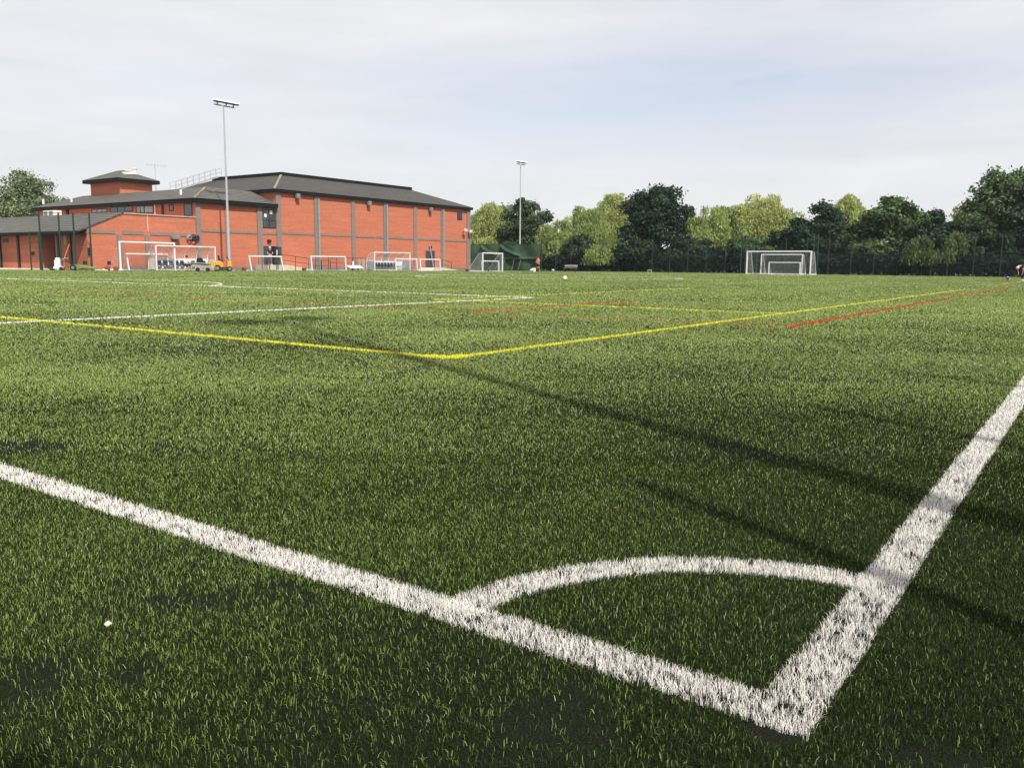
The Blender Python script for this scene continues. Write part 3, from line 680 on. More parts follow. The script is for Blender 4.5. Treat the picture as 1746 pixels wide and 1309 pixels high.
# ------------------------------------------------------------------ fences
def fence(name, pts, hgt, label, pm_, screen=None, pr=.04, grp=None, top=None, z0=0.0, rail=False, mesh='weld'):
    """posts at the given points, mesh between them; origin at the first post"""
    r = empty(name, (pts[0].x, pts[0].y, 0), 0, label, 'fence', grp); q = [Vector((p.x - pts[0].x, p.y - pts[0].y, 0)) for p in pts]
    for p in q: MB().box(p.x - pr, p.x + pr, p.y - pr, p.y + pr, 0, hgt + .05).build('post', pm_, r)
    mb = MB()
    for a, b in zip(q[:-1], q[1:]): mb.quad(a + Vector((0, 0, .03)), b + Vector((0, 0, .03)), b + Vector((0, 0, hgt)), a + Vector((0, 0, hgt)))
    mb.build('mesh_panel', mesh, r)
    if screen:
        mb = MB(); off = Vector((.0, .06, 0))
        for a, b in zip(q[:-1], q[1:]): mb.quad(a + off + Vector((0, 0, .02)), b + off + Vector((0, 0, .02)), b + off + Vector((0, 0, screen)), a + off + Vector((0, 0, screen)))
        mb.build('windbreak', 'screen', r)
    if rail:
        mb = MB()
        for a, b in zip(q[:-1], q[1:]): mb.bar(a + Vector((0, 0, hgt)), b + Vector((0, 0, hgt)), .04)
        mb.build('top_rail', pm_, r)
    return r
UF = 101.7
def on_fence(px, u=UF):
    r_ = (px - PW / 2) / F_PX / _cp * (1); 
    g = at(px, 470.0); r_ = g.x / g.y; yv = u / (CU.x * r_ + CU.y); return Vector((r_ * yv, yv, 0))
fa = on_fence(922); fb = on_fence(1800); nn = round((fb - fa).length / 2.52)
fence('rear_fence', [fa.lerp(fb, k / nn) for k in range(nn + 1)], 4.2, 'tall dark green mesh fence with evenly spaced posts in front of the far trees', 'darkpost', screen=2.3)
# netting and posts at the far goal
rp = [on_fence(x, UF - 1.2) for x in (1385, 1392)]
fence('ball_stop_net', [on_fence(x, UF - 1.2) for x in (1262, 1271, 1280, 1289)], 4.5, 'short green ball stop section rising behind the left end of the far goal', 'greenpost')
fence('ball_stop_net', rp, 4.6, 'narrow pale green ball stop section right of the far goal', 'greenpost')
# green posts by the brick wing
lf = [(72.3, 462.2, 96), (105.5, 462, 94), (130, 461.8, 93), (157.5, 461.6, 92)]
lp = [at(x, y) for x, y, h_ in lf]
lp = [v * (71.0 / v.y) if i < 0 else v for i, v in enumerate(lp)]
lp = [at(x, 462.2) * (70.5 / at(x, 462.2).y) for x, _, _ in lf]
fence('corner_fence', lp, 4.65, 'four tall green posts with wire mesh by the low brick wing', 'greenpost', pr=.05, rail=True)
ga = at(54, 462); ga = ga * (70.6 / ga.y); gb_ = at(69.5, 462); gb_ = gb_ * (70.55 / gb_.y)
gt_ = empty('pitch_gate', ga, 0, 'green framed gate at the left end of the tall green posts', 'gate'); q = gb_ - ga
mb = MB()
for v in (Vector((0, 0, 0)), q): mb.box(v.x - .04, v.x + .04, v.y - .04, v.y + .04, 0, 3.1)
mb.bar((0, 0, 3.1), q + Vector((0, 0, 3.1)), .06); mb.bar((0, 0, 2.3), q + Vector((0, 0, 2.3)), .05); mb.build('gate_frame', 'greenpost', gt_)
MB().quad((0, 0, .1), q + Vector((0, 0, .1)), q + Vector((0, 0, 3.1)), (0, 0, 3.1)).build('mesh_panel', 'weld', gt_)
MB().box(.1, .3, -.08, .08, 1.2, 1.5).build('lock', 'frame', gt_)
# fence beside the near touchline: outside the picture, its posts' shadows cross the grass
pts = [UN(-.25 + 2.25 * k, -2.2) for k in range(-2, 6)]
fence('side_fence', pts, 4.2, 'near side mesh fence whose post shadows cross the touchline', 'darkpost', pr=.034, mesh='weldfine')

# green tarpaulin hung on the rear fence, with sagging folds
ta, tb = on_fence(798, UF - .4), on_fence(921, UF - .4); tl = (tb - ta).length
tp = empty('tarpaulin_screen', ta, math.atan2((tb - ta).y, (tb - ta).x), 'large sagging green tarpaulin hung along the fence right of the hall', 'tarpaulin')
nx, nz = 90, 26; V = []; FC = []
for i in range(nx + 1):
    for j in range(nz + 1):
        x = tl * i / nx; z = 3.85 * j / nz
        if j == nz: z += -.10 * abs(math.sin(x * 1.3)) - .03 * x / tl * 3
        y = .10 * math.sin(x * 1.7 + z * 1.1) + .05 * math.sin(x * 4.1 - z * 2.0)
        for (cx_, sg) in ((4.2, 1.5), (7.8, 1.6)):        # two swags that droop from the top edge
            zz = 3.7 - 1.7 * math.sqrt(max(0, min(1, (x - cx_ + 1.8) / 3.6))); y -= .42 * math.exp(-((z - zz) / .16) ** 2) * (1 if cx_ - 1.8 < x < cx_ + 1.8 else 0)
        y -= .25 * math.exp(-((z - 1.62) / .12) ** 2) * (1 if x > 5 else 0)
        V.append((x, y, max(.01, z)))
for i in range(nx):
    for j in range(nz): a = i * (nz + 1) + j; FC.append((a, a + nz + 1, a + nz + 2, a + 1))
MB().add(V, FC).build('cover_sheet', 'tarp', tp, smooth=True)
mb = MB()
for x0, x1 in ((5.2, 6.4), (6.3, 7.2), (8.3, 8.8), (9.4, 10.0)): mb.tube([(x0, -.35, .05), (x1, -.5, 1.55)], .018, 5)
mb.build('tie_rope', 'offwhite', tp)
MB().tube([(.0, .3, 0), (.0, .3, 4.3)], .06, 8).tube([(tl, .25, 0), (tl, .25, 4.4)], .06, 8).tube([(tl * .66, .25, 0), (tl * .66, .25, 4.2)], .06, 8).build('support_post', 'greenpost', tp)

# ------------------------------------------------------------------ goals
def goal(px0, px1, yv, hgt, label, direction='u', depth=1.2, lean=0.0, topdepth=.0, weights=1, net=True, wpost=.11, grp='white goals along the far touchline', back=None, z=0.0):
    g0 = at(px0, 461); g0 = g0 * (yv / g0.y); ax = CU if direction == 'u' else -CN
    g1 = at(px1, 463); r1 = g1.x / g1.y; Lw = (r1 * g0.y - g0.x) / (ax.x - r1 * ax.y)
    r = empty('goal', (g0.x, g0.y, 0), math.atan2(ax.y, ax.x), label, 'goal', grp)
    bk = 1.0 if back is None else back
    tp_ = Vector((-lean, 0, hgt)); w_ = wpost
    MB().bar((0, 0, 0), tp_, w_).build('post', 'white', r); MB().bar((Lw, 0, 0), Vector((Lw, 0, 0)) + tp_, w_).build('post', 'white', r)
    MB().bar(tp_ + Vector((-w_ / 2, 0, w_ / 2)), Vector((Lw + w_ / 2, 0, w_ / 2)) + tp_, w_).build('crossbar', 'white', r)
    D = depth * bk; T = topdepth * bk
    mb = MB(); mb.bar((0, w_ / 2 * bk, .05), (0, D, .05), .08); mb.bar((Lw, w_ / 2 * bk, .05), (Lw, D, .05), .08); mb.bar((-.05, D, .05), (Lw + .05, D, .05), .10)
    if T: mb.tube([tp_ + Vector((0, 0, 0)), tp_ + Vector((0, T, 0)), (0, D, .1)], .022, 6); mb.tube([tp_ + Vector((Lw, 0, 0)), tp_ + Vector((Lw, T, 0)), (Lw, D, .1)], .022, 6)
    mb.build('ground_frame', 'white', r)
    if net:
        mb = MB(); e = Vector((Lw, 0, 0)); b = Vector((0, D, .05)); tb_ = tp_ + Vector((0, max(abs(T), .15) * bk, -.03))
        mb.quad(b, b + e, tb_ + e, tb_); mb.quad(tb_, tb_ + e, tp_ + e, tp_)
        for s in (Vector((0, 0, 0)), e): mb.quad(Vector((0, 0, .05)) + s, b + s, tb_ + s, tp_ + s)
        mb.build('net', 'net', r)
    for k in range(weights):
        x = -.1 + (Lw + .2) * k; MB().box(x - .16, x + .16, D - .25 * bk, D + .12 * bk, .02, .30).build('counterweight', 'redbrown', r, bevel=.03)
    return r
goal(206, 299, 72, 2.36, 'largest left goal, standing in front of the left dugout and brick wing', depth=2.0, topdepth=.0, weights=2, net=True)
goal(220, 288.5, 73.6, 1.38, 'small goal nested inside the largest left goal', lean=.16, depth=1.0, weights=0)
goal(429, 483, 80, 1.32, 'small white goal standing before the open grey door', lean=.24, depth=1.0, weights=1)
goal(532, 590, 86, 1.40, 'small white goal before the dark railings, left of the right dugout', lean=.10, depth=1.1, weights=1)
goal(675.5, 711.5, 93, 1.26, 'small white goal overlapping the right end of the right dugout', lean=.10, depth=1.0, weights=0)
goal(717.5, 751, 93, 1.24, 'small white goal in front of the closed grey door', lean=.12, depth=1.1, weights=0)
goal(823, 856.5, 93, 1.98, 'mid sized netted goal in front of the green tarpaulin', depth=2.1, topdepth=.5, weights=2)
goal(822.5, 850.5, 95.0, 1.12, 'low white goal inside the netted goal by the green tarpaulin', depth=.8, weights=0, lean=.06, net=False)
GR = 'nested white goals by the far trees'
goal(1273, 1381.5, 95.5, 2.44, 'largest goal of the three nested ones before the far trees', 'n', 2.2, 0, 1.2, 0, True, .13, GR)
goal(1297, 1366.5, 95.3, 2.12, 'middle goal standing inside the largest far goal', 'n', 1.6, -.04, .6, 0, True, .11, GR)
goal(1311, 1364, 92.5, 1.26, 'smallest of the three nested far goals', 'n', 1.1, .02, .0, 0, True, .09, GR)

# ------------------------------------------------------------------ dugouts
def dugout(px0, px1, yv, hgt, nseat, label, side_m, seat_rng):
    g0 = at(px0, 461); g0 = g0 * (yv / g0.y); g1 = at(px1, 461); r1 = g1.x / g1.y; Lw = (r1 * g0.y - g0.x) / (CU.x - r1 * CU.y)
    r = empty('dugout', (g0.x, g0.y, 0), TH, label, 'dugout', 'white team dugouts')
    prof = [(0, hgt)] + [(.15 + 1.05 * math.sin(a * math.pi / 16), 1.05 + (hgt - 1.05) * math.cos(a * math.pi / 16)) for a in range(0, 9)] + [(1.25, .05)]
    mb = MB()
    for x in (0, Lw): mb.bar((x, 0, 0), (x, 0, hgt), .09)
    mb.bar((-.04, 0, hgt + .04), (Lw + .04, 0, hgt + .04), .09); mb.bar((0, 1.25, 1.05), (Lw, 1.25, 1.05), .06); mb.bar((0, 1.25, .06), (Lw, 1.25, .06), .07)
    n = 5
    for k in range(n + 1): mb.tube([(Lw * k / n, y, z) for y, z in prof], .035, 6)
    mb.build('frame', 'white', r)
    mb = MB()
    for (y0, z0), (y1, z1) in zip(prof[:-2], prof[1:-1]): mb.add([(0, y0, z0 - .03), (Lw, y0, z0 - .03), (Lw, y1 - .03, z1 - .03), (0, y1 - .03, z1 - .03)], [(0, 1, 2, 3)])
    for x in (.0, Lw): mb.add([(x, y, z) for y, z in prof[:-1]] + [(x, 0, 1.05)], [tuple(range(len(prof)))])
    mb.build('canopy', 'poly', r)
    MB().box(.04, Lw - .04, 1.19, 1.215, .1, 1.03).build('back_panel', 'white', r)
    for x in (-.02, Lw - .01): MB().box(x, x + .03, .06, 1.18, .08, 1.05).build('side_panel', side_m, r)
    MB().box(.1, Lw - .1, .75, 1.0, .38, .43).box(.1, Lw - .1, .85, .9, .05, .10).build('bench', 'white', r)
    for k in range(nseat):
        x = Lw * (seat_rng[0] + (seat_rng[1] - seat_rng[0]) * (k + .5) / nseat)
        MB().add([(x - .2, .62, .46), (x + .2, .62, .46), (x + .2, 1.02, .44), (x - .2, 1.02, .44), (x - .19, 1.13, .86), (x + .19, 1.13, .86), (x - .2, .62, .50), (x + .2, .62, .50), (x + .18, 1.06, .50), (x - .18, 1.06, .50), (x - .15, 1.16, .90), (x + .15, 1.16, .90)],
                 [(0, 1, 2, 3), (3, 2, 5, 4), (6, 9, 8, 7), (9, 10, 11, 8), (0, 6, 7, 1), (4, 5, 11, 10), (0, 3, 9, 6), (1, 7, 8, 2), (3, 4, 10, 9), (2, 8, 11, 5)]).build('seat', 'seat', r, smooth=False)
        MB().bar((x, .85, .10), (x, .85, .38), .05).build('seat_support', 'white', r)
    return r, Lw
dugout(267.5, 368, 74.6, 2.13, 10, 'left white dugout with curved clear roof, behind the largest left goal', 'offwhite', (.02, .97))
dugout(639, 699, 94, 1.98, 9, 'right white dugout with curved clear roof and navy seats, before the tall hall', mat('blue_grey_panel', (.35, .40, .43), .4), (.02, .80))

# ------------------------------------------------------------------ ground equipment
def loc_at(px, yv, ypx=461): g = at(px, ypx); return g * (yv / g.y)
def wheel(mb, x, y, r, wd): 
    mb.tube([(x, y - wd / 2, r), (x, y + wd / 2, r)], r, 16)
mw = empty('ride_on_mower', loc_at(358.5, 73.5), TH * .45, 'yellow ride on mower with black seat at the foot of the nearest mast', 'mower')
MB().prism([(.0, .32), (1.05, .32), (1.05, .70), (.85, .86), (.20, .86), (0.02, .62)], 'y', -.5, .5).build('engine_cover', 'yellow', mw, bevel=.06)
MB().prism([(1.35, .30), (1.78, .30), (1.74, .86), (1.42, .90)], 'y', -.38, .38).build('bonnet', 'yellow', mw, bevel=.05)
MB().box(.2, 1.75, -.36, .36, .22, .34).build('chassis', 'rubber', mw)
MB().prism([(.72, .92), (1.18, .90), (1.18, .98), (.84, 1.02), (.74, 1.38), (.64, 1.38)], 'y', -.24, .24).build('seat', 'blackplastic', mw, bevel=.03)
mb = MB(); mb.tube([(1.62, 0, .85), (1.45, 0, 1.18)], .03, 6); mb.tube([(1.42 + .05 * math.sin(a * math.pi / 8), .19 * math.cos(a * math.pi / 8), 1.2 + .19 * .45 * math.sin(a * math.pi / 8)) for a in range(17)], .022, 6); mb.build('steering_wheel', 'blackplastic', mw)
for x, r_ in ((.55, .28), (1.55, .22)):
    for y in (-.46, .46):
        mb = MB(); wheel(mb, x, y, r_, .2); q = mb.build('wheel', 'rubber', mw); mb = MB(); wheel(mb, x, y * 1.01, r_ * .5, .22); 
        for i_, v_ in enumerate(mb.v): mb.v[i_] = (v_[0], v_[1], v_[2] + r_ * .5)
        mb.build('rim', 'lampgrey', q)
MB().box(.75, 1.5, -.55, .55, .10, .24).build('cutting_deck', 'blackplastic', mw, bevel=.03)

tr = empty('flat_trailer', loc_at(329, 70.5), TH * .2, 'low grey board trailer loaded with planks beside the mower', 'trailer')
MB().add([(0, -.3, .40), (1.75, -.5, .12), (1.75, .5, .14), (0, .6, .45), (0, -.3, .58), (1.75, -.5, .42), (1.75, .5, .45), (0, .6, .62)], [(0, 3, 2, 1), (4, 5, 6, 7), (0, 1, 5, 4), (1, 2, 6, 5), (2, 3, 7, 6), (3, 0, 4, 7)]).build('deck', 'greytimber', tr)
for k in range(3): MB().bar((-.25, .1 + .15 * k, .74 - .03 * k), (1.3, .1 + .17 * k, .66 - .05 * k), .14, .06).build('plank', 'greytimber', tr)
for x in (.45, 1.25):
    mb = MB(); wheel(mb, x, -.52, .17, .12); mb.build('wheel', 'rubber', tr)
MB().tube([(0, 0, .45), (-.55, -.1, .22)], .035, 6).build('tow_bar', 'steel', tr)
bg_ = empty('kit_bag', loc_at(341.5, 73.2), 0, 'dark bulky kit bag standing on the bench seats behind the trailer', 'bag')
MB().add([(-.28, -.2, .55), (.28, -.2, .55), (.3, .2, .55), (-.3, .2, .55), (-.22, -.16, 1.15), (.2, -.16, 1.12), (.22, .16, 1.12), (-.24, .16, 1.18)], [(0, 3, 2, 1), (4, 5, 6, 7), (0, 1, 5, 4), (1, 2, 6, 5), (2, 3, 7, 6), (3, 0, 4, 7)]).build('bag_body', 'cloth_black', bg_, bevel=.08)
MB().tube([(-.15, -.18, 1.1), (-.05, -.22, 1.3), (.08, -.22, 1.3), (.15, -.18, 1.1)], .02, 6).build('handle', 'cloth_grey', bg_)

lm_ = empty('line_marker', loc_at(98.5, 69), .2, 'white upright line marking machine with black wheels in front of the dark doorway', 'machine')
MB().box(-.18, .24, -.2, .2, .30, .82).build('tank', 'white', lm_, bevel=.04)
MB().prism([(-.30, .12), (.42, .12), (.36, .34), (-.22, .34)], 'y', -.24, .24).build('chassis', 'white', lm_, bevel=.03)
MB().box(-.12, .22, -.14, .14, .80, 1.02).build('pump_housing', 'offwhite', lm_, bevel=.04)
for x in (-.4, .32):
    mb = MB(); wheel(mb, x, -.22, .15, .08); wheel(mb, x, .22, .15, .08); mb.build('wheel', 'rubber', lm_)
MB().tube([(.2, 0, .8), (.6, 0, 1.0), (.85, 0, .98)], .025, 6).build('handle', 'steel', lm_)
MB().tube([(-.3, -.3, .1), (-.6, -.35, .16), (-.78, -.2, .3)], .04, 6).build('hose', 'blackplastic', lm_)

gc = empty('roller_trolley', loc_at(120, 69.3), .1, 'low green wedge shaped trolley with one black wheel before the brick wing', 'trolley')
MB().prism([(0, .08), (.2, .46), (.8, .44), (2.0, .26), (2.05, .12), (1.2, .2), (.75, .10)], 'y', -.45, .45).build('body', 'greenkit', gc, bevel=.03)
mb = MB(); wheel(mb, .42, -.5, .24, .10); q = mb.build('wheel', 'rubber', gc); MB().tube([(.42, -.57, .24), (.42, -.53, .24)], .12, 12).build('hub', 'lampgrey', q)
MB().bar((1.7, -.3, .1), (3.0, -.2, .06), .09).build('tow_bar', 'cream', gc)

for px, yv, ln, lab in ((0, 71.0, 3.2, 'cream kerb board lying at the foot of the wing left of the green posts'), (60, 71.2, 2.4, 'cream kerb board lying under the green gate'), (176, 71.6, 1.6, 'white ground bar lying by the red brown weights left of the largest goal')):
    r = empty('ground_board', loc_at(px, yv), TH * .1, lab, 'board', 'pale boards on the pitch edge'); MB().box(0, ln, -.1, .1, .0, .14).build('board', 'cream' if px < 100 else 'white', r, bevel=.02)
for px, lab in ((183.5, 'left red brown weight beside the white ground bar'), (198, 'right red brown weight beside the largest goal post')):
    r = empty('goal_weight', loc_at(px, 71.2), .3, lab, 'weight', 'red brown weights left of the largest goal'); MB().box(-.18, .18, -.2, .2, 0, .30).build('block', 'redbrown', r, bevel=.04); MB().tube([(-.1, 0, .29), (-.1, 0, .36), (.1, 0, .36), (.1, 0, .29)], .02, 6).build('handle', 'rubber', r)
r = empty('leaning_pole', loc_at(110, 71.8), 0, 'thin orange pole leaning against the wing brickwork', 'pole'); MB().tube([(0, 0, .9), (.25, .6, 2.2)], .03, 6).tube([(0, 0, .0), (0, 0, .92)], .03, 6).build('shaft', 'orange', r)
r = empty('red_tray', loc_at(707, 90, 463), .3, 'flat red tray on the turf between two small goals', 'tray'); MB().box(-.42, .42, -.2, .2, 0.03, .12).build('tray_body', 'red', r, bevel=.03)
r = empty('ramp_board', loc_at(597, 91), TH, 'flat white board propped behind the dark railing', 'board'); MB().add([(0, 0, .25), (2.0, 0, .25), (2.2, .8, .5), (.2, .8, .5), (0, 0, .31), (2.0, 0, .31), (2.2, .8, .56), (.2, .8, .56)], [(0, 3, 2, 1), (4, 5, 6, 7), (0, 1, 5, 4), (1, 2, 6, 5), (2, 3, 7, 6), (3, 0, 4, 7)]).build('board', 'white', r)
MB().bar((.6, .3, 0), (.6, .3, .28), .1).bar((1.7, .5, 0), (1.7, .5, .3), .1).build('support', 'frame', r)
r = empty('ramp_post', loc_at(602.5, 92), 0, 'short white post in front of a grey pilaster', 'post'); MB().box(-.08, .08, -.08, .08, 0, .95).box(-.11, .11, -.11, .11, .95, 1.0).build('post_body', 'white', r, bevel=.02)
for px, lab in ((613, 'left upright timber panel behind the dark railing'), (619.5, 'right upright timber panel behind the dark railing')):
    r = empty('timber_panel', loc_at(px, 94), TH, lab, 'panel', 'timber panels by the railing'); MB().box(-.2, .2, -.04, .04, 0, 1.25).box(-.17, .17, -.055, -.041, .6, .68).build('panel_board', 'greytimber', r)
r = empty('pole_brace', loc_at(740.5, 91), 0, 'thin grey pole leaning across the closed grey door', 'pole'); MB().tube([(0, 0, .02), (-.52, .5, 2.75)], .035, 6).build('shaft', 'steel', r)

# balls, bags and small things
def ball(px, yv, r_, m1, m2, label, z=None, grp='footballs on the pitch'):
    g = at(px, 470); g = g * (yv / g.y)
    me_ = bpy.data.meshes.new('football'); bm = bmesh.new(); bmesh.ops.create_icosphere(bm, subdivisions=3, radius=r_); bm.to_mesh(me_); bm.free()
    m, t, b = new_mat('football_panels'); b.inputs['Roughness'].default_value = .4
    tcn = t.nodes.new('ShaderNodeTexCoord'); vo = t.nodes.new('ShaderNodeTexVoronoi'); vo.inputs['Scale'].default_value = 9; t.links.new(tcn.outputs['Object'], vo.inputs[0])
    cr_ = t.nodes.new('ShaderNodeValToRGB'); cr_.color_ramp.interpolation = 'CONSTANT'; cr_.color_ramp.elements[0].color = (*m1, 1); cr_.color_ramp.elements[1].position = .62; cr_.color_ramp.elements[1].color = (*m2, 1)
    sp = t.nodes.new('ShaderNodeSeparateColor'); t.links.new(vo.outputs['Color'], sp.inputs[0]); t.links.new(sp.outputs[0], cr_.inputs[0]); t.links.new(cr_.outputs[0], b.inputs['Base Color'])
    for p_ in me_.polygons: p_.use_smooth = True
    o = link('football', me_, None, m); o.location = (g.x, g.y, r_ + .012 if z is None else z); return tag(o, label, 'football', grp)
ball(963.5, 44.5, .12, (.82, .80, .55), (.72, .68, .38), 'pale yellow football alone on the far turf')
ball(1719, 57, .13, (.03, .03, .035), (.78, .78, .76), 'black and white football near the right edge of the pitch', z=.20)
ball(905.7, 99, .15, (.80, .79, .74), (.66, .65, .60), 'white football left of the pale bag at the tarpaulin')
r = empty('sports_bag', loc_at(910.5, 99, 463), 0, 'pale grey sports bag on the turf left of the coral figure', 'bag')
MB().box(-.28, .22, -.15, .15, .1, .42).build('bag_body', 'offwhite', r, bevel=.08); MB().tube([(-.15, 0, .40), (-.1, 0, .52), (.08, 0, .52), (.12, 0, .40)], .02, 6).build('handle', 'cloth_grey', r); MB().box(-.1, .18, -.12, .12, 0, .12).build('base', 'white', r, bevel=.03); MB().box(.25, .42, -.12, .12, 0, .38).build('side_pocket', 'cloth_black', r, bevel=.04)
r = empty('bench', loc_at(972, 104, 463), math.atan2(-CN.y, -CN.x), 'grey slatted bench below the dark trees near the tarpaulin', 'bench')
MB().box(-.9, .9, -.2, .2, .43, .48).build('seat', 'greytimber', r); MB().box(-.9, .9, .2, .25, .6, .85).build('backrest', 'greytimber', r)
for x in (-.75, .75): MB().box(x - .04, x + .04, -.18, .24, 0, .43).box(x - .04, x + .04, .252, .30, .3, .8).build('leg', 'frame', r)
r = empty('lime_hurdle', loc_at(1107.5, 92, 466), math.atan2(-CN.y, -CN.x), 'small lime green training hurdle at the fence foot', 'hurdle')
MB().bar((-.2, 0, 0), (-.2, 0, .36), .06).bar((.2, 0, 0), (.2, 0, .36), .06).build('leg', 'limebox', r); MB().box(-.24, .24, -.04, .04, .30, .40).build('bar', 'limebox', r)
r = empty('white_stone', loc_at(943, 108, 463), 0, 'small whitish lump on the ground by the hedge', 'stone'); MB().sphere((0, 0, .14), .18, 10, 6, .8).build('lump', 'offwhite', r)
g = at(185, 1081)
st_ = MB().sphere((0, 0, 0), .0072, 10, 7, .8); 
for i_, v_ in enumerate(st_.v): st_.v[i_] = (v_[0] * (1 + .25 * math.sin(v_[2] * 700)), v_[1], v_[2] * (1 + .2 * math.cos(v_[0] * 600)))
o = st_.build('pebble', 'stone', None, smooth=True); o.location = (g.x, g.y, .024); tag(o, 'tiny cream pebble lying on the turf at lower left', 'pebble')
for px, py, sz, lab in ((878, 1019, .009, 'small orange dry leaf at the inner end of the corner arc'), (1088, 780, .008, 'tiny reddish leaf on the turf between the two long shadows'), (1049, 880, .007, 'tiny reddish leaf on the turf above the corner arc')):
    g = at(px, py); mb = MB(); mb.add([(-sz, 0, 0), (0, -sz * .45, .003), (sz, 0, .004), (0, sz * .45, .006), (-sz, 0, .0015), (0, -sz * .45, .0045), (sz, 0, .0055), (0, sz * .45, .0075)], [(0, 3, 2, 1), (4, 5, 6, 7), (0, 1, 5, 4), (1, 2, 6, 5), (2, 3, 7, 6), (3, 0, 4, 7)])
    o = mb.build('fallen_leaf', 'dryleaf'); o.location = (g.x, g.y, .027); o.rotation_euler = (.5, .2, px); tag(o, lab, 'leaf', 'dry leaves on the turf')

# house roof beyond the tarpaulin
hp = on_fence(814, 135); hs = empty('house', hp, math.atan2(-CN.y, -CN.x), 'pinkish tiled house roof peeking over the tarpaulin beside the hall', 'house')
MB().box(-4, 4, 0, 6, 0, 3.4).build('wall', 'house_wall', hs)
MB().prism([(-.5, 3.4), (6.5, 3.4), (3, 5.6)], 'x', -4.4, 4.4).build('roof', 'housetile', hs)
MB().box(2, 2.6, 2.6, 3.2, 4.9, 6.2).build('chimney', 'brick_pale', hs)

# ------------------------------------------------------------------ people
def skin_mesh(name, joints, bones, radii, m, parent=None, sub=1, extra=None):
    """one continuous skinned surface grown over a skeleton, baked to a mesh"""
    ks = list(joints); idx = {k: i for i, k in enumerate(ks)}
    me = bpy.data.meshes.new(name); me.from_pydata([tuple(joints[k]) for k in ks], [(idx[a], idx[b]) for a, b in bones], [])
    o = bpy.data.objects.new(name, me); COL.objects.link(o)
    md = o.modifiers.new('skin', 'SKIN'); sb = o.modifiers.new('sub', 'SUBSURF'); sb.levels = sub; sb.render_levels = sub
    for i, k in enumerate(ks):
        rr = radii[k]; sv = me.skin_vertices[0].data[i]; sv.radius = rr if isinstance(rr, tuple) else (rr, rr); sv.use_root = (i == 0)
    dg = bpy.context.evaluated_depsgraph_get(); dg.update(); ev = o.evaluated_get(dg); out_ = bpy.data.meshes.new_from_object(ev)
    o.modifiers.clear(); o.data = out_; bpy.data.meshes.remove(me)
    for p_ in out_.polygons: p_.use_smooth = True
    out_.materials.clear(); out_.materials.append(MT[m])
    if extra:
        bm = bmesh.new(); bm.from_mesh(out_); t_ = bpy.data.meshes.new('t'); t_.from_pydata([tuple(v) for v in extra.v], [], extra.f); bm.from_mesh(t_); bm.to_mesh(out_); bm.free(); bpy.data.meshes.remove(t_)
    if parent: o.parent = parent
    return o
